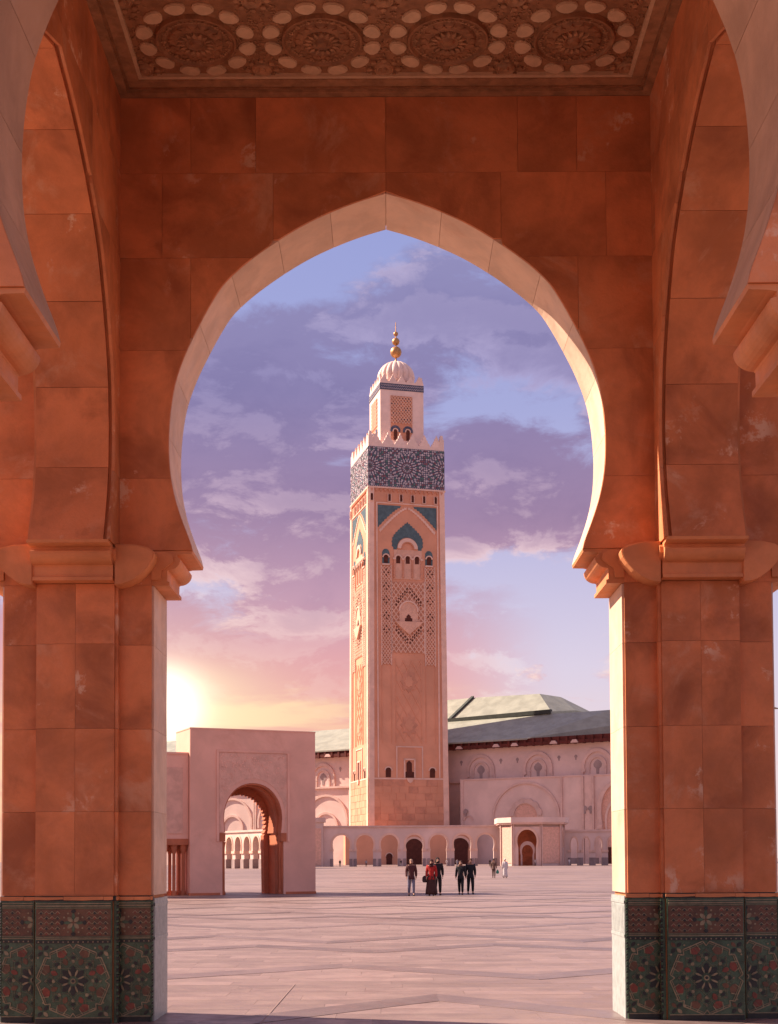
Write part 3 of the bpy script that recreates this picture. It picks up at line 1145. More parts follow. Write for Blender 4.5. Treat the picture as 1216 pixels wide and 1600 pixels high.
    piece('round_arch', [ring(.1, 104.8, 2.3, 3.5)], 'mtrim', d1=.55)
    piece('round_arch', [ring(.1, 104.8, 1.9, 2.3)], 'mpanel', d1=.35)
    # window group
    piece('window_panel', [rect(-4.6, 5.0, 94.6, 104.4)], 'mlat', d1=.18)
    for x in (-3.15, .1, 3.3):
        piece('arched_window', [arched(x, .68, 99.8, 101.6, 102.7)], 'hole', d1=.24)
        piece('window_arch', [ring(x, 101.5, .85, 1.3, n=8)], 'mtrim', d1=.6)
    for x in (-4.5, -1.5, 1.7, 4.9):
        piece('column', [rect(x - .3, x + .3, 95.0, 101.3)], 'mpanel', d1=.55)
        piece('column_capital', [rect(x - .5, x + .5, 101.0, 101.6)], 'mtrim', d1=.62)
    for x in (-7.35, 7.45):
        piece('tile_niche', [arched(x, 1.25, 99.4, 102.6, 104.5)], 'teal', d1=.14)
        piece('arched_window', [arched(x, .68, 99.8, 101.7, 102.7)], 'hole', d1=.3)
        piece('window_arch', [ring(x, 101.6, .85, 1.25, n=8), rect(x - 1.3, x + 1.3, 99.0, 99.5)], 'mtrim', d1=.6)
    # carved lattice panels
    for k, (x0, x1, z0, z1, stp, wd) in enumerate(((-5.4, 5.6, 70.0, 93.5, 1.55, .24), (-8.9, -5.75, 66.0, 98.8, 1.05, .17), (6.15, 9.3, 66.0, 98.8, 1.05, .17))):
        piece('carved_panel', [rect(x0, x1, z0, z1)], 'mpanel', d1=.08)
        piece('lattice', bars(x0, x1, z0, z1, stp, wd), 'mlat', d1=.3, kind='stuff')
        piece('panel_rib', [rect(x0 - .25, x0, z0 - .3, z1 + .3), rect(x1, x1 + .25, z0 - .3, z1 + .3)], 'mtrim', d1=.34)
    holes = []
    rh = .30

    def dia(x, z, r=rh):
        holes.append([(x - r, z), (x, z - r * 1.25), (x + r, z), (x, z + r * 1.25)])
    for zc_ in (96.6, 92.0, 87.5, 82.2, 77.6):
        for x in (-7.3, 7.75):
            for dx, dz in ((0, 1), (0, -1), (.8, 0), (-.8, 0)):
                dia(x + dx, zc_ + dz)
    for i in range(6):
        for j in range(2):
            for sg in (-1, 1):
                dia(.3 + sg * (.55 + i * .72), 91.4 - i * .85 - j * 1.15)
                dia(.3 + sg * (.55 + i * .72), 73.4 + i * .80 + j * 1.15)
    piece('pierced_hole', holes, 'hole', d1=.36, kind='stuff')
    # balcony niche
    piece('niche', [arched(.2, 3.1, 80.4, 84.2, 87.3, 12)], 'mlat', d1=.50)
    piece('niche_rib', [ring(.2, 84.0, 2.9, 3.4, -.1, math.pi + .1)], 'mtrim', d1=.8)
    piece('niche_opening', [[(-1.05, 80.5), (-1.05, 81.5), (-.55, 81.6), (-.5, 82.2), (.2, 82.9), (.9, 82.2), (.95, 81.6), (1.45, 81.5), (1.45, 80.5)]], 'hole', d1=.58)
    piece('balcony_bracket', [[(-4.4, 80.3), (4.9, 80.3), (3.9, 79.2), (2.3, 77.8), (.3, 76.0), (-1.8, 77.8), (-3.4, 79.2)]], 'mlat', d1=1.1)
    # faint carving lower down
    piece('shallow_carving', bars(-4.2, 4.6, 40.5, 67.5, 2.9, .16, 1.8) + [(rect(-4.4, -4.1, 40, 68), 0, 0), (rect(4.5, 4.8, 40, 68), 0, 0)], 'mstone', d1=.14, kind='stuff')
    for x in (-7.3, 7.7):
        piece('shallow_rib', [rect(x - 1.7, x - 1.5, 40, 66), rect(x + 1.5, x + 1.7, 40, 66)], 'mstone', d1=.16)
    for cz_ in (46.0, 60.5):
        st8 = []
        for i in range(16):
            r_ = 3.0 if i % 2 == 0 else 2.2
            st8.append((.2 + r_ * math.cos(i * math.pi / 8), cz_ + r_ * 1.3 * math.sin(i * math.pi / 8)))
        piece('carved_star', [st8], 'mpanel', d1=.2)
        piece('carved_star', [[(.2 + (x - .2) * .55, cz_ + (z - cz_) * .55) for x, z in st8]], 'mstone', d1=.32)
    # base windows
    piece('recess_panel', [rect(-4.3, -3.9, 28.6, 38.6), rect(4.5, 4.9, 28.6, 38.6), rect(-4.3, 4.9, 38.6, 39.0)], 'mtrim', d1=.26)
    piece('tall_window', [[(-1.25, 28.6), (-1.25, 30.4), (-.75, 30.6), (-.75, 33.4), (.1, 34.3), (1.05, 33.4), (1.05, 30.6), (1.75, 30.4), (1.75, 28.6)]], 'hole', d1=.2)
    piece('window_frame', [rect(-1.75, -1.25, 28.6, 34.6), rect(1.75, 2.25, 28.6, 34.6), rect(-1.75, 2.25, 34.4, 34.9)], 'mtrim', d1=.4)
    piece('balcony_bracket', [[(-1.0, 28.5), (1.6, 28.5), (1.0, 27.2), (.3, 26.7), (-.4, 27.2)]], 'mtrim', d1=.7)
    for x in (-7.0, 8.1):
        piece('arched_window', [arched(x, .85, 28.7, 30.8, 32.0)], 'hole', d1=.2)
        piece('window_arch', [ring(x, 30.9, 1.0, 1.4, n=8)], 'mtrim', d1=.4)
    piece('string_course', [rect(-13.4, 13.4, 28.0, 28.5)], 'mtrim', d1=.3)
    # ashlar courses of the plinth
    rng = random.Random(4)
    course = []
    for r_ in range(7):
        z0 = 12.2 + r_ * 2.25
        x = -13.5
        while x < 13.4:
            l = min(rng.uniform(2.2, 4.6), 13.5 - x)
            course.append((rect(x + .06, x + l - .06, z0 + .05, z0 + 2.2), rng.choice((0, 0, 1)), rng.uniform(0, .08)))
            x += l
    piece('ashlar_block', course, ['mstone', 'mpanel'], d0=.1, d1=.24, kind='stuff')
    # mosaic of the frieze
    mos = []

    def wedge(cx, cz, r0, r1, a, da, mi):
        p = [(cx + r0 * math.cos(a - da), cz + r0 * math.sin(a - da)), (cx + r1 * math.cos(a - da * .8), cz + r1 * math.sin(a - da * .8)),
             (cx + (r1 + .15) * math.cos(a), cz + (r1 + .15) * math.sin(a)),
             (cx + r1 * math.cos(a + da * .8), cz + r1 * math.sin(a + da * .8)), (cx + r0 * math.cos(a + da), cz + r0 * math.sin(a + da))]
        p = [(x, min(138.3, max(125.5, z))) for x, z in p]
        p = clip_x(p, -13.0, 13.0)
        if len(p) > 2:
            mos.append((p, mi, 0))
    centres = ((0.1, 131.9), (-12.6, 132.0), (12.8, 132.0))
    for cx, cz in centres:
        for r0, r1, n, mi in ((.2, .7, 8, 2), (.85, 1.45, 12, 0), (1.6, 2.0, 16, 1), (2.1, 2.7, 16, 0), (2.85, 3.25, 24, 0), (3.4, 4.1, 24, 2), (4.2, 4.7, 24, 0), (4.85, 5.2, 32, 0)):
            for i in range(n):
                wedge(cx, cz, r0, r1, (i + (.5 if n == 24 else 0)) * 2 * math.pi / n, math.pi / n * .55, mi if not (mi == 2 and i % 2) else 1)
    for i in range(36):
        for j in range(18):
            x, z = -12.7 + i * .726, 125.9 + j * .72
            if min(math.hypot(x - cx, z - cz) for cx, cz in centres) > 5.25:
                r_ = .22 + .12 * math.sin(i * 1.7) * math.cos(j * 2.3)
                pts = [(x + (r_ if q % 2 else r_ * 1.6) * math.cos(q * math.pi / 4 + i), z + (r_ if q % 2 else r_ * 1.6) * math.sin(q * math.pi / 4 + i)) for q in range(8)]
                pts = clip_x(pts, -13.0, 13.0)
                if len(pts) > 2:
                    mos.append((pts, rng.choice((0, 0, 0, 2, 1)), 0))
    for i in range(40):
        mos.append((rect(-12.9 + i * .66, -12.9 + i * .66 + .3, 125.3, 125.55), 0, 0))
        mos.append((rect(-12.9 + i * .66, -12.9 + i * .66 + .3, 138.25, 138.5), 0, 0))
    piece('mosaic', mos, ['mos1', 'mos2', 'mos3'], d0=-.02, d1=.09, plane=13.15, kind='stuff')
    # lantern face
    lo = []
    for i in range(22):
        x = -7.4 + i * .72
        for s_ in (0, 1):
            p = [(x, 160.25 + s_ * .95), (x + .36, 160.75 + s_ * .95), (x + .72, 160.25 + s_ * .95), (x + .72, 160.45 + s_ * .95), (x + .36, 160.95 + s_ * .95), (x, 160.45 + s_ * .95)]
            p = clip_x(p, -7.5, 7.5)
            if len(p) > 2:
                lo.append((p, 0, 0))
    piece('lantern_mosaic', lo, 'mos1', d0=-.02, d1=.06, plane=7.67, kind='stuff')
    piece('lantern_panel', [rect(-3.95, 3.6, 143.0, 158.1)], 'mpanel', d0=-.02, d1=.05, plane=7.55)
    piece('lantern_lattice', bars(-3.95, 3.6, 148.6, 158.1, 1.08, .17, 1.2), 'mlat', d0=-.02, d1=.3, plane=7.55, kind='stuff')
    lh_ = []
    for i in range(8):
        for j in range(9):
            x, z = -3.6 + i * 1.0 + (j % 2) * .5, 149.2 + j * 1.02
            if x < 3.4:
                lh_.append([(x - .26, z), (x, z - .34), (x + .26, z), (x, z + .34)])
    piece('lantern_hole', lh_, 'navy', d0=-.02, d1=.12, plane=7.55, kind='stuff')
    for x in (-2.35, 2.0):
        piece('lantern_arch', [ring(x, 146.2, 1.0, 1.75, -.3, math.pi + .3)], 'navy', d0=-.02, d1=.22, plane=7.55)
        piece('lantern_arch', [ring(x, 146.0, .65, 1.0, -.3, math.pi + .3)], 'mtrim', d0=-.02, d1=.35, plane=7.55)
        piece('lantern_window', [arched(x, .55, 143.0, 145.9, 146.7)], 'hole', d0=-.02, d1=.26, plane=7.55)
    # the sunlit left side carries the same design
    for o in pieces:
        c = o.copy()
        C.objects.link(c)
        c.rotation_euler = (0, 0, R(-90))


minaret_build()


# ------------------------------------------------------------------ prayer hall behind the minaret
def arc_ring(cx, cz, r0, r1, n=20, a0=0.0, a1=math.pi, kz=1.0):
    o = [(cx + r1 * math.cos(a0 + (a1 - a0) * i / n), cz + kz * r1 * math.sin(a0 + (a1 - a0) * i / n)) for i in range(n + 1)]
    i_ = [(cx + r0 * math.cos(a0 + (a1 - a0) * i / n), cz + kz * r0 * math.sin(a0 + (a1 - a0) * i / n)) for i in range(n, -1, -1)]
    return o + i_


def keyhole(cx, z0, s):
    return [(cx - .45 * s, z0), (cx - .55 * s, z0 + 1.6 * s), (cx - 1.3 * s, z0 + 2.3 * s), (cx - 1.45 * s, z0 + 3.1 * s), (cx - .9 * s, z0 + 3.9 * s), (cx, z0 + 4.5 * s),
            (cx + .9 * s, z0 + 3.9 * s), (cx + 1.45 * s, z0 + 3.1 * s), (cx + 1.3 * s, z0 + 2.3 * s), (cx + .55 * s, z0 + 1.6 * s), (cx + .45 * s, z0)]


def hall():
    h = thing('prayer_hall', 'long pale mosque hall with green tiled hipped roofs behind the minaret', 'mosque', (20.6, 456.4, 0), R(-33.7))
    MB().box(-150, 75, 0, 60, 0, 38.6).build('hall_wall', 'white', h)
    MB().box(-151, 76, -2.6, 4, 38.6, 39.6).build('eave_soffit', 'eave', h)
    MB().box(-151, 76, -2.0, 4, 39.6, 41.0).build('eave_board', 'eave', h)
    for i in range(75):
        x = -150 + i * 3.0
        MB().box(x, x + .8, -2.75, -1.9, 38.3, 40.9).build('eave_bracket', 'eave', h)
    # big lower roof: front slope, end slope
    r = MB()
    xa, xb = -151, 31.5
    e = 41.0
    r.add([(xa, -2.9, e), (xb, -2.9, e), (50.5, 20, 51.0), (xa, 20, 51.0)], [(0, 1, 2, 3)])
    r.add([(xa, -2.9, e - .5), (xb, -2.9, e - .5), (xb, -2.9, e), (xa, -2.9, e)], [(0, 1, 2, 3)])
    r.build('roof_slope', 'roof', h)
    r = MB()
    r.add([(xb, -2.9, e), (95, 40, e), (95, 40, 52), (50.5, 20, 51.0)], [(0, 1, 2, 3)])
    r.build('roof_end_slope', 'roof', h)
    r = MB()
    r.add([(xa, 20, 51.0), (50.5, 20, 51.0), (95, 40, 52), (95, 60, 52), (xa, 60, 51.0)], [(0, 1, 2, 3, 4)])
    r.build('roof_terrace', 'roof', h)
    # raised upper roof with dark hips
    u = [(-12.1, 20, 51.2), (28.7, 20, 51.9), (18.1, 32, 59.9), (-6.5, 32, 60.4), (29.0, 38, 53.9), (-34, 20, 51.1), (-30, 32, 60.4), (29.0, 55, 53.9), (20, 45, 59.9), (-30, 45, 60.4)]
    q = MB().add(u, [(0, 1, 2, 3), (5, 0, 3, 6), (6, 3, 2, 8, 9)])
    q.build('upper_roof', 'roof', h)
    MB().add(u, [(1, 4, 2), (4, 7, 8, 2)]).build('upper_roof_hip', 'roof', h)
    sk = [u[5], u[0], u[1], u[4], u[7]]
    MB().add(sk + [(p[0], p[1], 44) for p in sk], [(i, i + 1, i + 6, i + 5) for i in range(4)]).build('roof_drum', 'roof', h)

    def edge(a, b, w=.55):
        q = MB()
        a, b = Vector(a), Vector(b)
        dv = (b - a).normalized()
        s1 = dv.cross(Vector((0, 0, 1))).normalized() * w
        s2 = Vector((0, 0, w))
        vs = []
        for p in (a, b):
            vs += [p - s1 - s2, p + s1 - s2, p + s1 + s2, p - s1 + s2]
        q.add(vs, [(0, 1, 5, 4), (1, 2, 6, 5), (2, 3, 7, 6), (3, 0, 4, 7), (0, 3, 2, 1), (4, 5, 6, 7)])
        q.build('roof_ridge', 'roofedge', h)
    edge(u[0], (-12.4 + 3.2, 32, 60.4), .7)
    edge(u[0], u[1], .7)
    # little roofs and pinnacles over the wall
    for x in (5.7, 19.9, 26.8, 41.0, 48.4, -49, -58, -72, -80):
        q = MB().prism([(x - 1.3, 38.6), (x + 1.3, 38.6), (x + 1.2, 38.9), (x + .6, 39.6), (x - .6, 39.6), (x - 1.2, 38.9)], -3.3, -2.8)
        q.build('wall_pinnacle', 'white2', h)
    # blind arches and keyhole windows along the clerestory
    for x in (-94.0, -73.5, -53.3, -31.5, -9.5, 12.4, 33.8, 55.0):
        MB().prism(arc_ring(x, 31.0, 4.4, 5.4, 20, -.35, math.pi + .35, 1.05), -.55, .02).build('blind_arch', 'white2', h)
        MB().prism(arc_ring(x, 31.0, 2.6, 3.2, 16, -.3, math.pi + .3, 1.05), -.4, .02).build('blind_arch', 'white2', h)
        MB().prism(keyhole(x, 28.6, 1.0), -.12, .02).build('keyhole_window', 'grey_pl', h)
        for sg in (-1, 1):
            MB().box(x + sg * 5.2 - .3, x + sg * 5.2 + .3, -.5, .02, 28.2, 30.0).build('pilaster', 'white2', h)
            MB().box(x + sg * 2.9 - .22, x + sg * 2.9 + .22, -.4, .02, 28.2, 30.3).build('pilaster', 'white2', h)
            MB().prism(keyhole(x + sg * 7.6, 33.3, .38), -.10, .02).build('keyhole_window', 'grey_pl', h)
    MB().box(-150, 75, -.9, .0, 27.4, 28.1).build('string_course', 'white2', h)
    # tall blind arches of the lower wall left of the minaret
    for x in (-96.0, -74.0, -52.0):
        MB().prism(arc_ring(x, 15.5, 9.0, 9.8, 24, -.2, math.pi + .2), -.5, .02).build('blind_arch', 'white2', h)
        MB().prism(arc_ring(x, 13.5, 4.6, 5.4, 20, -.3, math.pi + .3), -.5, .02).build('blind_arch', 'white2', h)
        for sg in (-1, 1):
            MB().box(x + sg * 10.6 - .3, x + sg * 10.6 + .3, -.6, .02, 0, 27.4).build('pilaster', 'white2', h)

    b = thing('mosque_wing', 'lower pale mauve mosque block with large blind arch right of the minaret', 'mosque', (24.0, 447, 0), R(-29))
    b.scale = (1.06, 1.0, 1.04)
    MB().box(0, 75, 0, 3.5, 0, 26.7).build('wing_wall', 'white', b)
    MB().box(-.25, 75, -.25, 3.7, 26.7, 27.1).build('coping', 'white2', b)
    MB().box(-.1, 1.0, -.25, 3.4, .0, 26.69).build('wing_return', 'white2', b)
    MB().prism(arc_ring(22.0, 14.4, 10.6, 11.3, 30, -.3, math.pi + .3), -.5, .02).build('blind_arch', 'white2', b)
    lob = []
    for i in range(25):
        a = i / 24 * math.pi
        r_ = 5.2 + .35 * abs(math.sin(a * 6))
        lob.append((22 + r_ * math.cos(a), 15.0 + r_ * math.sin(a)))
    MB().prism(lob + [(22 + 3.9 * math.cos(math.pi - i / 16 * math.pi), 15 + 3.9 * math.sin(math.pi - i / 16 * math.pi)) for i in range(17)], -.55, .02).build('lobed_arch', 'white2', b)
    MB().prism([(18.4, 14)] + [(22 - 3.6 * math.cos(i / 12 * math.pi), 15 + 3.6 * math.sin(i / 12 * math.pi)) for i in range(13)] + [(25.6, 14)], -.08, .02).build('arch_panel', 'gatecarve', b)
    for x in (33.8, 40.7, 43.9):
        MB().box(x - .28, x + .28, -.7, .02, 0, 26.7).build('pilaster', 'white2', b)
    MB().box(41.1, 43.5, -.4, .02, 0, 26.7).build('pilaster', 'white2', b)
    for x in (1.8, 41.3, 43.1):
        MB().prism(keyhole(x, 15.2, .55), -.65, -.3).build('wall_lantern', 'grey_pl', b)
    MB().prism(arc_ring(2.6, 14.0, 1.2, 1.7, 12), -.4, .02).build('blind_arch', 'white2', b)
    # big arch at the right edge
    big = horseshoe(5.0, 11.5, 24.0, cx=51.5)
    out = [(44.9, 0)] + [(51.5 + (x - 51.5) * 1.22, z * 1.05) for x, z in big] + [(58.1, 0)]
    MB().prism([(51.5 + (x - 51.5) * 1.25, z * 1.045) for x, z in big] + big[::-1], -1.0, .02).build('arch_surround', 'white2', b)
    MB().prism([(51.5 + (x - 51.5) * 1.0, z) for x, z in big], -.10, .02).build('arch_recess', 'gatecarve', b)
    MB().prism([(51.5 + (x - 51.5) * .8, z * .82) for x, z in big] + [(51.5 + (x - 51.5) * .68, z * .78) for x, z in big[::-1]], -.5, .02).build('inner_arch', 'white2', b)
    for sg in (-1, 1):
        MB().box(51.5 + sg * 5.4 - .7, 51.5 + sg * 5.4 + .7, -1.4, .02, 10.6, 11.8).build('impost', 'white2', b)
    MB().box(46.5, 56.5, -.3, .02, 0, 5.0).build('arch_door', 'hole', b)
    MB().box(34, 75, -.2, .02, 0, 1.8).build('wall_base', 'grey_pl', b)


hall()


# ------------------------------------------------------------------ arcade along the far side of the plaza
def arcade_wall(parent, x0, x1, top, centres, hw, zs, za, th, mt, pinch=.94):
    pts = [(x0, 0)]
    for c in centres:
        pts += horseshoe(hw, zs, za, 0, 8, pinch, c)
    pts += [(x1, 0), (x1, top), (x0, top)]
    w = MB().prism(pts, 0, th).build('arcade_wall', mt, parent)
    for c in centres:
        hp = horseshoe(hw, zs, za, 0, 8, pinch, c)[2:-2]
        o = [(c + (x - c) * 1.2, zs + (z - zs) * 1.13) for x, z in hp]
        MB().prism(o + hp[::-1], -.14, .0).build('arch_surround', 'mtrim', parent)
        for sg in (-1, 1):
            x = c + sg * (hw * pinch + .34)
            MB().box(x - .42, x + .42, -.25, th + .1, zs - .55, zs - .02).build('impost', 'mtrim', parent)
            MB().box(x - .36, x + .36, -.2, th + .05, 0, 1.9).build('pier_base', 'grey_pl', parent)
    return w


def plaza_arcade():
    a = thing('plaza_arcade', 'long low arcade of horseshoe arches across the plaza below the minaret', 'arcade', (0, 330, 0))
    cs = [-11.8, -6.0, .05, 6.2, 12.1, 18.0, 23.7]
    arcade_wall(a, -16.2, 27.2, 9.6, cs, 2.15, 4.3, 7.75, 2.2, 'white')
    MB().box(-16.4, 27.2, -.35, 2.5, 9.6, 10.0).build('coping', 'white2', a)
    # low wall and doors seen through the arches, on the minaret's terrace
    # left pavilion against the near gate
    MB().box(-25, -16.2, -1.6, 3, 0, 10.9).build('end_pavilion', 'white', a)
    MB().box(-25.3, -15.7, -2.0, 3.3, 10.9, 12.0).build('pavilion_cornice', 'white2', a)
    MB().box(-19.0, -16.6, -1.75, -1.55, .4, 9.4).build('pavilion_panel', 'gatecarve', a)
    d = thing('terrace_wall', 'low orange stone terrace wall with dark doorways seen through the plaza arches', 'wall', (3.19 - 3.6, 455.84 - 24, 0), MIN_RZ)
    MB().box(-14, 29, 0, 3, 0, 11.8).build('terrace_front', 'mstone', d)
    for x, w_, zs_, za_ in ((.4, 1.0, 1.8, 3.9), (8.7, 2.7, 4.6, 8.6), (24.2, 2.9, 4.6, 8.9)):
        MB().prism(horseshoe(w_, zs_, za_, cx=x), -.15, .02).build('doorway', 'hole', d)
        MB().prism(arc_ring(x, zs_ + .8, w_ * 1.1, w_ * 1.35, 12), -.3, .02).build('door_arch', 'mtrim', d)


plaza_arcade()


def portal():
    k = thing('portal_kiosk', 'white many sided portal kiosk with horseshoe doorway at the arcade end', 'kiosk', (0, 322, 0))
    plan = [(26.9, 1.0), (29.4, -3.0), (35.9, -4.0), (40.8, -2.0), (42.1, 2.0), (42.1, 9), (26.9, 9)]
    z1 = 9.9

    def side(p, q, hw=None, zs=4.4, za=8.6, c=None, th=.9):
        p, q = Vector((p[0], p[1], 0)), Vector((q[0], q[1], 0))
        L = (q - p).length
        ang = math.atan2(q.y - p.y, q.x - p.x)
        pts = [(0, 0)]
        if hw:
            pts += horseshoe(hw, zs, za, 0, 9, .9, L / 2)
        pts += [(L, 0), (L, z1), (0, z1)]
        o = MB().prism(pts, 0, th).build('kiosk_wall', 'white', k)
        o.location = p
        o.rotation_euler = (0, 0, ang)
        if hw:
            hp = horseshoe(hw, zs, za, 0, 9, .9, L / 2)[2:-2]
            oo = [(L / 2 + (x - L / 2) * 1.22, zs + (z - zs) * 1.14) for x, z in hp]
            MB().prism(oo + hp[::-1], -.2, 0).build('arch_surround', 'mtrim', o)
            inn = horseshoe(hw * .78, zs * .62, za * .68, 0, 9, .9, L / 2)
            inn2 = horseshoe(hw * .58, zs * .55, za * .58, 0, 9, .9, L / 2)
            MB().prism(inn + inn2[::-1], 1.6, 2.0).build('inner_arch', 'white2', o)
        else:
            MB().box(.25, L - .25, -.1, 0, .6, z1 - .7).build('wall_panel', 'gatecarve', o)
        MB().box(.02, .28, -.35, .3, 0, z1).build('corner_column', 'white2', o)
        MB().box(L - .28, L - .02, -.35, .3, 0, z1).build('corner_column', 'white2', o)
        return o
    side(plan[0], plan[1])
    side(plan[1], plan[2], 2.3)
    side(plan[2], plan[3])
    side(plan[3], plan[4], .75, 4.4, 8.4)
    MB().flat(plan, z1 - .6, z1 - .1).build('kiosk_ceiling', 'white', k)
    MB().flat([(33.2 + (x - 33.2) * 1.10, 3 + (y - 3) * 1.12) for x, y in plan], z1, z1 + .35).build('cornice', 'white2', k)
    MB().flat([(33.2 + (x - 33.2) * 1.14, 3 + (y - 3) * 1.16) for x, y in plan], z1 + .35, z1 + 1.6).build('cornice', 'white', k)
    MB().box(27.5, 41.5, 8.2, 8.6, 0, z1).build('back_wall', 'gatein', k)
    # low arcade to the right of the kiosk
    a = thing('low_arcade', 'low shaded arcade with narrow arches right of the portal kiosk', 'arcade', (0, 330, 0), R(-4))
    arcade_wall(a, 41.0, 62, 8.2, [45.1, 48.0, 51.0, 54.0, 57.0], .85, 3.8, 6.8, 1.6, 'white', .92)
    MB().box(40.9, 62, -.3, 1.9, 8.2, 8.7).build('coping', 'white2', a)


portal()


def sunlit_wing():
    x0, y0, x1, y1 = -38.5, 288, -23.2, 264
    ang = math.atan2(y1 - y0, x1 - x0)
    L = math.hypot(x1 - x0, y1 - y0)
    a = thing('sunlit_arcade', 'bright sunlit arcade of pointed arches seen through the near gate', 'arcade', (x0, y0, 0), ang)
    cs = [1.6 + i * 4.1 for i in range(7)]
    arcade_wall(a, -1, L + 3, 7.4, cs, 1.42, 3.6, 6.5, 1.2, 'white', .95)
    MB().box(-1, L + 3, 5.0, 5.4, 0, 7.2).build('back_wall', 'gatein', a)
    MB().box(-1.2, L + 3.2, -.3, 5.6, 7.4, 7.8).build('coping', 'white2', a)
    MB().box(L - 2.6, L - .9, -.5, .2, 0, 7.4).build('pilaster', 'white2', a)


sunlit_wing()


# ------------------------------------------------------------------ near gate on the left
def gate():
    g = thing('plaza_gate', 'square pink stone gate with deep horseshoe passage standing on the plaza', 'gate', (-9.63, 65, 0), R(24))
    op = horseshoe(1.52, 3.05, 5.5, .12, 14, .96, 3.2, tip=.30)
    th = 2.6
    pts = [(0, 0)] + op + [(6.48, 0), (6.48, 8.1), (0, 8.1)]
    MB().prism(pts, 0, th).build('gate_wall', 'gate', g)
    # inner lining, front and rear arches
    hp = op
    o2 = [(3.2 + (x - 3.2) * 1.0, z) for x, z in hp]
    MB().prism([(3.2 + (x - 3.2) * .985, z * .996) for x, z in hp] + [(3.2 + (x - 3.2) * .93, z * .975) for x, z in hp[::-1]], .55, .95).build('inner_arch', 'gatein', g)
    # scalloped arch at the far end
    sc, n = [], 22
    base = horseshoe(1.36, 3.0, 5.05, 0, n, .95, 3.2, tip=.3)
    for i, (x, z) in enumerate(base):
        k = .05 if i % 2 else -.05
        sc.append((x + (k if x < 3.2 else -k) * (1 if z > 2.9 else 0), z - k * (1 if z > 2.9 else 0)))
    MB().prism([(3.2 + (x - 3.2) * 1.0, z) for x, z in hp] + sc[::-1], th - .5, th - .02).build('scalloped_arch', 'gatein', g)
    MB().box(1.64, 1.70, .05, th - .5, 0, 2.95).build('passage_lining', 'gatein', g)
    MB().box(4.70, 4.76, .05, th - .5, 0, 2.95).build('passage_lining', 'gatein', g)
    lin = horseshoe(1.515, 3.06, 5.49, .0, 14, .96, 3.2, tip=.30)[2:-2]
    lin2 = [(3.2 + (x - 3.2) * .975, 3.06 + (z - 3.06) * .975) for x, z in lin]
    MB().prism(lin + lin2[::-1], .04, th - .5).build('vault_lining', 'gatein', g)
    for x in (1.62, 4.78):
        MB().box(x - .14, x + .14, -.05, .5, 2.62, 3.04).build('impost', 'gatein', g)
        MB().lathe([(.10, 0), (.12, .1), (.075, .22), (.07, 2.3), (.13, 2.6)], 10, x + (.11 if x < 3 else -.11), .20).build('column', 'gatein', g)
    # raised frame and carved field
    for r_ in ((1.32, 1.44, 2.62, 7.0), (4.98, 5.10, 2.62, 7.0), (1.32, 5.10, 7.0, 7.12)):
        MB().box(r_[0], r_[1], -.05, 0, r_[2], r_[3]).build('frame_rib', 'gate', g)
    fp = [(1.46, 3.1), (1.46, 6.98), (4.96, 6.98), (4.96, 3.1)]
    ar = horseshoe(1.66, 3.05, 5.72, 0, 14, .97, 3.2, tip=.3)[2:-2]
    MB().prism([(1.46, 3.1)] + [(max(1.47, min(4.95, x)), z) for x, z in ar] + [(4.96, 3.1), (4.96, 6.98), (1.46, 6.98)], -.018, .0).build('carved_panel', 'gatecarve', g)
    rel = MB()
    rng = random.Random(9)
    for i in range(260):
        x, z = rng.uniform(1.55, 4.87), rng.uniform(4.2, 6.9)
        if ((x - 3.2) / 1.75) ** 2 + ((z - 3.7) / 2.1) ** 2 < 1.05:
            continue
        r_ = rng.uniform(.025, .06)
        a = rng.random() * 3
        rel.prism([(x + r_ * math.cos(a + q * 1.2566), z + r_ * math.sin(a + q * 1.2566)) for q in range(5)], -.03, -.017)
    tag(rel.build('relief_carving', 'gate', g), kind='stuff')
    MB().box(-.02, 6.50, -.02, th + .02, 8.1, 8.16).build('coping', 'gate', g)
    MB().box(-.03, 1.5, -.03, .3, 0, .12).build('plinth', 'gatein', g)
    MB().box(4.9, 6.5, -.03, .3, 0, .12).build('plinth', 'gatein', g)

    w = thing('gate_side_screen', 'lower carved screen wall on slim columns beside the left of the gate', 'wall', (-9.63, 65, 0), R(24))
    wp = [(-7.0, 2.6), (-.02, 2.6), (-.02, 6.85), (-7.0, 6.85)]
    MB().prism(wp, .25, 1.0).build('screen_wall', 'gate', w)
    MB().box(-7, -.02, .2, 1.05, 6.85, 6.95).build('coping', 'gate', w)
    for i in range(4):
        x = -.2 - 1.55 * i
        MB().box(x - 1.15, x - .10, .21, .26, 3.0, 6.2).build('carved_panel', 'gatecarve', w)
        MB().box(x - 1.35, x - 1.22, .18, .26, 2.6, 6.85).build('frame_rib', 'gate', w)
    MB().box(-7.0, -.02, .2, 1.05, 2.45, 2.75).build('lintel', 'gatein', w)
    for i in range(10):
        x = -.22 - i * .46
        MB().lathe([(.13, 0), (.13, .18), (.085, .25), (.08, 2.0), (.17, 2.3), (.17, 2.46)], 10, x, .45).build('column', 'gatein', w)
        MB().lathe([(.13, 0), (.13, .18), (.085, .25), (.08, 2.0), (.17, 2.3), (.17, 2.46)], 10, x - .1, .85).build('column', 'gatein', w)

    p = thing('gate_pavilion', 'bright stone pavilion just behind the left edge of the near gate', 'pavilion', (-9.63, 65, 0), R(24))
    MB().box(-5.2, -.5, 4.6, 9.0, 0, 7.6).build('pavilion_wall', 'gate', p)
    MB().box(-5.4, -.3, 4.4, 9.2, 7.6, 7.9).build('cornice', 'gate', p)
    MB().prism([(-5.0, 7.9), (-.7, 7.9), (-2.0, 8.9), (-3.7, 8.9)], 4.9, 8.7).build('pavilion_roof', 'roof', p)
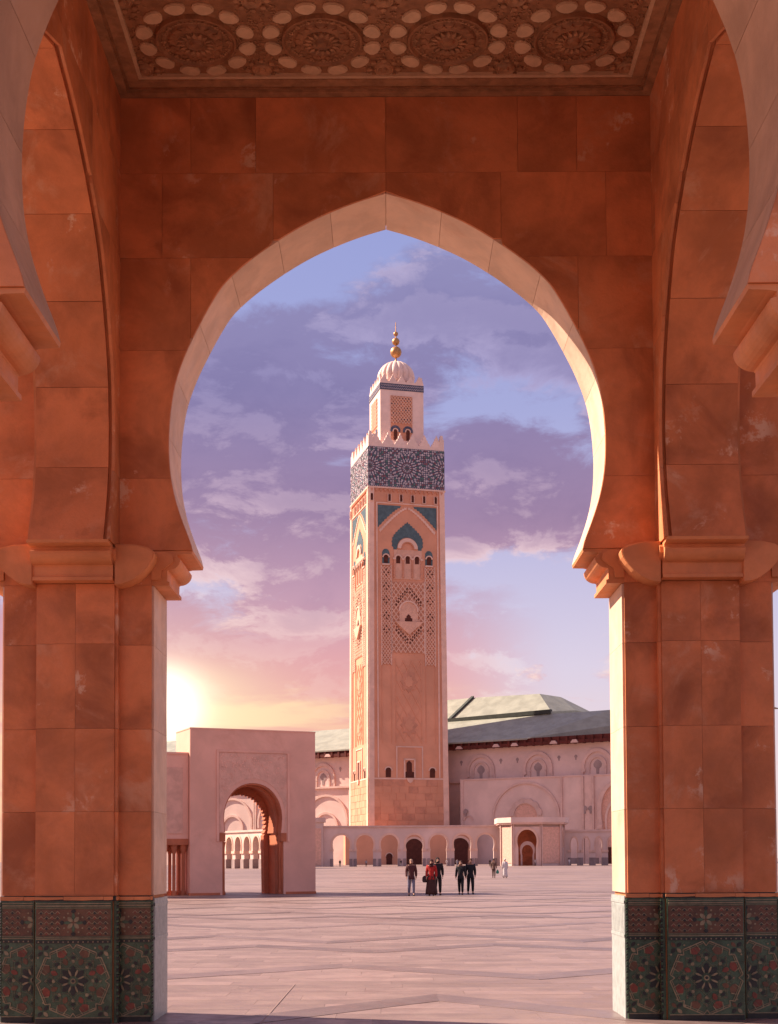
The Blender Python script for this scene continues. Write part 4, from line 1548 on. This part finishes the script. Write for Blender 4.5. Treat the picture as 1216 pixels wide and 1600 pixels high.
    MB().prism(horseshoe(.9, 3.0, 5.0, cx=-2.85), 4.52, 4.61).build('doorway', 'gatein', p)


gate()


# ------------------------------------------------------------------ people
PM = {}


def pmat(col):
    if col not in PM:
        PM[col] = mat('cloth_%d' % len(PM), col, .18, 14, .85, .2, rnd=0, bscale=60)
    return PM[col]


SKIN = mat('skin', (.42, .22, .15), .08, 20, .55, .05, rnd=0)


def skin_obj(name, pts, edges, material, parent=None, root=0, sub=1, extra=None):
    me = bpy.data.meshes.new(name)
    me.from_pydata([p[0] for p in pts], edges, [])
    o = bpy.data.objects.new(name, me)
    C.objects.link(o)
    md = o.modifiers.new('skin', 'SKIN')
    md.use_smooth_shade = True
    sv = me.skin_vertices[0].data
    for i, p in enumerate(pts):
        r = p[1]
        sv[i].radius = r if isinstance(r, tuple) else (r, r)
        sv[i].use_root = (i == root)
    sd = o.modifiers.new('sub', 'SUBSURF')
    sd.levels = sd.render_levels = sub
    dg = bpy.context.evaluated_depsgraph_get()
    dg.update()
    me2 = bpy.data.meshes.new_from_object(o.evaluated_get(dg))
    bpy.data.objects.remove(o)
    if extra:
        vs = [tuple(v.co) for v in me2.vertices]
        fs = [tuple(p.vertices) for p in me2.polygons]
        b = MB()
        b.add(vs, fs)
        b.v += []
        off = len(b.v)
        b.add(extra.v, extra.f)
        me3 = bpy.data.meshes.new(name)
        me3.from_pydata(b.v, [], b.f)
        bpy.data.meshes.remove(me2)
        me2 = me3
    me2.materials.clear()
    me2.materials.append(material)
    me2.polygons.foreach_set('use_smooth', [True] * len(me2.polygons))
    me2.name = name
    o2 = bpy.data.objects.new(name, me2)
    C.objects.link(o2)
    if parent:
        o2.parent = parent
    return o2


def tube(b, pts, n=6):
    """tapering tube through (point, radius)"""
    base = len(b.v)
    for i, (p, r) in enumerate(pts):
        a = Vector(pts[min(i + 1, len(pts) - 1)][0]) - Vector(pts[max(i - 1, 0)][0])
        q = a.to_track_quat('Z', 'Y')
        for k in range(n):
            an = 2 * math.pi * k / n
            b.v.append(tuple(Vector(p) + q @ Vector((r * math.cos(an), r * math.sin(an), 0))))
    for i in range(len(pts) - 1):
        for k in range(n):
            k2 = (k + 1) % n
            b.f.append((base + i * n + k, base + i * n + k2, base + (i + 1) * n + k2, base + (i + 1) * n + k))
            b.m.append(0)
    b.f.append(tuple(base + k for k in range(n - 1, -1, -1)))
    b.m.append(0)
    b.f.append(tuple(base + (len(pts) - 1) * n + k for k in range(n)))
    b.m.append(0)


def person(label, loc, rz, height, top, bottom, hair=None, style='trousers', stride=.12, scarf=None, lean=0.0, group=None, arms=(.0, .0), shoes=(.03, .025, .022)):
    k = height / 1.75
    s = stride

    def V(x, y, z):
        return (x * k, y * k, z * k)
    J = {
        'pel': (V(0, 0, .95), .135 * k), 'hem': (V(0, 0, .84), .14 * k), 'spi': (V(0, -.01, 1.12), .125 * k), 'che': (V(0, 0, 1.34), (.165 * k, .125 * k)), 'nec': (V(0, -.01, 1.49), .055 * k),
        'hea': (V(0, -.03, 1.585), (.075 * k, .088 * k)), 'hed': (V(0, -.02, 1.66), (.078 * k, .095 * k)), 'top': (V(0, -.015, 1.725), .05 * k)}
    for i, sg in enumerate((-1, 1)):
        ph = sg * s
        ar = -sg * s * .6
        J['sh%d' % i] = (V(sg * .185, 0, 1.425), .068 * k)
        J['el%d' % i] = (V(sg * .226, .02 + ar * .3, 1.14), .050 * k)
        J['wr%d' % i] = (V(sg * .236, -.05 - ar, .905), .034 * k)
        J['ha%d' % i] = (V(sg * .232, -.075 - ar * 1.2, .84), (.020 * k, .036 * k))
        J['hi%d' % i] = (V(sg * .085, 0, .88), .095 * k)
        J['kn%d' % i] = (V(sg * .095, -.03 - ph * .75, .49), .066 * k)
        J['an%d' % i] = (V(sg * .10, .03 - ph * 1.1, .10), .045 * k)
        J['to%d' % i] = (V(sg * .115, -.12 - ph * 1.1, .038), (.045 * k, .034 * k))
    HEM = J.pop('hem')
    names = list(J)
    idx = {n_: i for i, n_ in enumerate(names)}

    def E(*pairs):
        return [(idx[a], idx[b]) for a, b in pairs]
    arms_e, legs_e = [], []
    for i in '01':
        arms_e += [('che', 'sh' + i), ('sh' + i, 'el' + i), ('el' + i, 'wr' + i), ('wr' + i, 'ha' + i)]
        legs_e += [('pel', 'hi' + i), ('hi' + i, 'kn' + i), ('kn' + i, 'an' + i), ('an' + i, 'to' + i)]
    spine = [('pel', 'spi'), ('spi', 'che'), ('che', 'nec'), ('nec', 'hea'), ('hea', 'hed'), ('hed', 'top')]
    ex = MB()
    for i, sg in enumerate((-1, 1)):
        hx, hy, hz = J['ha%d' % i][0]
        for f_ in range(4):
            yy = hy + (f_ - 1.5) * .019 * k
            ln = (.07, .082, .078, .062)[f_] * k
            tube(ex, [((hx, yy, hz - .01 * k), .0085 * k), ((hx - sg * .006 * k, yy, hz - ln * .55 - .01 * k), .008 * k), ((hx - sg * .026 * k, yy, hz - ln - .01 * k), .006 * k)])
        tube(ex, [((hx, hy - .028 * k, hz + .03 * k), .010 * k), ((hx - sg * .018 * k, hy - .05 * k, hz - .005 * k), .009 * k), ((hx - sg * .022 * k, hy - .055 * k, hz - .035 * k), .007 * k)])
    # nose, ears
    tube(ex, [(V(0, -.10, 1.635), .008 * k), (V(0, -.128, 1.60), .014 * k), (V(0, -.105, 1.592), .01 * k)])
    for sg in (-1, 1):
        tube(ex, [(V(sg * .078, -.01, 1.645), .012 * k), (V(sg * .09, -.005, 1.62), .018 * k), (V(sg * .08, -.01, 1.595), .010 * k)])
    body = skin_obj('person', [J[n_] for n_ in names], E(*(spine + arms_e + legs_e)), SKIN, root=0, extra=ex)
    tag(body, label, 'person', group)
    body.location = loc
    body.rotation_euler = (0, 0, rz)

    def cloth(name, jn, edges, grow, col, sub=1, over=None):
        ids = {n_: i for i, n_ in enumerate(jn)}
        pts = []
        for n_ in jn:
            p, r = J[n_]
            r = r if isinstance(r, tuple) else (r, r)
            if over and n_ in over:
                r = over[n_]
                r = (r * k, r * k)
            pts.append((p, (r[0] + grow * k, r[1] + grow * k)))
        return skin_obj(name, pts, [(ids[a], ids[b]) for a, b in edges], pmat(col), body, sub=sub)
    J['hem'] = HEM
    J['wai'] = (V(0, -.005, 1.06), .115 * k)
    up = ['pel', 'hem', 'spi', 'che', 'sh0', 'sh1', 'el0', 'el1', 'wr0', 'wr1']
    ue = [('hem', 'pel'), ('pel', 'spi'), ('spi', 'che')] + [e for e in arms_e if not e[1].startswith('ha')]
    if style == 'robe':
        prof = [(.25, .10), (.235, .3), (.20, .8), (.19, 1.1), (.21, 1.30), (.17, 1.43), (.07, 1.50)]
        b = MB().lathe([(r * k, z * k) for r, z in prof], 18, rad=lambda a: 1 - .22 * abs(math.sin(a)) + .03 * math.sin(7 * a))
        b.build('robe', pmat(top), body, smooth=True)
        cloth('sleeves', up, ue, .022, top)
    else:
        cloth('jacket', up, ue, .024, top)
    if style == 'trousers':
        lg = ['pel', 'wai', 'hi0', 'kn0', 'an0', 'hi1', 'kn1', 'an1']
        cloth('trousers', lg, [('wai', 'pel')] + [e for e in legs_e if not e[1].startswith('to')], .016, bottom)
    elif style == 'skirt':
        prof = [(.30, .07), (.285, .25), (.24, .6), (.20, .9), (.165, 1.06)]
        b = MB().lathe([(r * k, z * k) for r, z in prof], 22, rad=lambda a: 1 - .25 * abs(math.sin(a)) + .05 * math.sin(8 * a))
        b.build('skirt', pmat(bottom), body, smooth=True)
    for i in '01':
        x, y, z = J['an' + i][0]
        q = MB()
        tube(q, [((x, y + .055 * k, .045 * k), .034 * k), ((x, y - .02 * k, .052 * k), .048 * k), ((x * 1.03, y - .12 * k, .036 * k), .040 * k), ((x * 1.05, y - .19 * k, .026 * k), .022 * k)], 8)
        q.build('shoe', pmat(shoes), body, smooth=True)
    if hair:
        col, kind = hair
        q = MB()
        pr = []
        for i in range(9):
            a = i / 8 * math.pi * ({'short': .54, 'bald': .40}.get(kind, .62))
            pr.append((.098 * math.sin(a) * k + .001, (1.655 + .105 * math.cos(a)) * k))
        q.lathe(pr[::-1], 14, 0, .012 * k)
        if kind == 'long':
            q.lathe([(.07 * k, 1.34 * k), (.10 * k, 1.46 * k), (.108 * k, 1.60 * k), (.10 * k, 1.66 * k)], 14, 0, .035 * k)
        q.build('hair' if kind != 'cap' else 'cap', pmat(col), body, smooth=True)
    if scarf:
        q = MB().lathe([(.15 * k, 1.40 * k), (.13 * k, 1.46 * k), (.10 * k, 1.52 * k), (.106 * k, 1.60 * k), (.11 * k, 1.68 * k), (.075 * k, 1.755 * k), (.01, 1.775 * k)], 14, 0, .02 * k)
        q.build('headscarf', pmat(scarf), body, smooth=True)
    for sg in (-1, 1):
        q = MB().lathe([(.001, 1.641 * k), (.008 * k, 1.647 * k), (.011 * k, 1.652 * k), (.008 * k, 1.657 * k), (.001, 1.663 * k)], 6, sg * .03 * k, -.108 * k)
        q.build('eye', pmat((.02, .015, .012)), body)
    return body


person('man in maroon jumper and blue grey jeans walking across the plaza', (1.02, 62.6, 0), R(4), 1.70, (.075, .022, .022), (.16, .15, .21), ((.36, .22, .16), 'bald'), stride=.12)
p2 = person('person in red jacket and long dark brown skirt with dark headscarf', (1.95, 62.4, 0), R(-6), 1.68, (.36, .022, .018), (.055, .022, .020), None, 'skirt', .05, scarf=(.05, .012, .014))
bag = MB().lathe([(.001, .62), (.10, .63), (.13, .72), (.12, .86), (.06, .93), (.02, .94)], 12, -.30, -.02, rad=lambda a: 1 - .4 * abs(math.sin(a)))
bo = bag.build('shoulder_bag', pmat((.03, .016, .02)))
bo.parent = None
bo.location = (1.95, 62.4, 0)
tag(bo, 'dark shoulder bag hanging at the side of the person in red', 'bag')
person('long haired person all in black half hidden behind the person in red', (2.28, 63.4, 0), R(8), 1.78, (.020, .012, .014), (.018, .012, .014), ((.012, .008, .008), 'long'), stride=.07)
person('shorter person in black coat with red scarf, walking left of a pair', (3.42, 64.4, 0), R(-10), 1.63, (.016, .013, .016), (.014, .012, .015), ((.05, .015, .012), 'short'), stride=.15)
person('taller person in black jacket and sunlit face, walking right of a pair', (3.93, 65.2, 0), R(6), 1.72, (.014, .013, .017), (.012, .011, .015), ((.09, .035, .02), 'short'), stride=.10)
person('distant person in dark brown coat walking away beside a white robed figure', (9.30, 119.8, 0), R(170), 1.70, (.13, .070, .055), (.12, .07, .06), ((.03, .018, .015), 'short'), stride=.13)
gb = MB().lathe([(.02, .38), (.12, .40), (.13, .55), (.10, .66), (.03, .70), (.01, .80)], 10, 0, 0, rad=lambda a: 1 - .5 * abs(math.sin(a)))
go_ = gb.build('carrier_bag', pmat((.04, .22, .16)))
go_.location = (9.63, 119.75, 0)
tag(go_, 'small green carrier bag held by the distant person in brown', 'bag')
person('distant figure in long white robe and cap walking away on the plaza', (10.28, 119.5, 0), R(186), 1.71, (.62, .56, .54), (.5, .45, .44), ((.6, .55, .52), 'cap'), 'robe', .06)

# tiny figures near the far arcade
tiny = [(531, 327, 'tiny dark figure standing below the leftmost arch of the plaza arcade', (.04, .02, .02), None),
        (572, 328, 'tiny pale figure standing in the bright second arch of the plaza arcade', (.5, .4, .36), (.04, .02, .02)),
        (626, 326, 'tiny dark figure left of the dark middle arch of the plaza arcade', (.06, .04, .05), (.3, .25, .25)),
        (698, 322, 'tiny white clad figure between the people in red and in black', (.55, .48, .46), (.4, .35, .34)),
        (714, 290, 'tiny grey clad figure just left of the pair in black', (.30, .27, .29), (.2, .18, .2)),
        (765, 300, 'tiny dark figure just left of the distant person in brown', (.05, .03, .03), (.05, .03, .03)),
        (836, 318, 'tiny pale figure beside the doorway of the portal kiosk', (.5, .4, .38), (.25, .2, .2)),
        (889, 318, 'tiny white figure in front of the low arcade at right', (.6, .52, .5), (.5, .42, .4))]
for px, Y, lab, tp, bt in tiny:
    person(lab, ((px - 608) / 2100 * Y + .0, Y, 0), R(20), 1.68, tp, bt or tp, ((.03, .02, .02), 'short'), stride=.06, group='tiny figures by the far arcade')
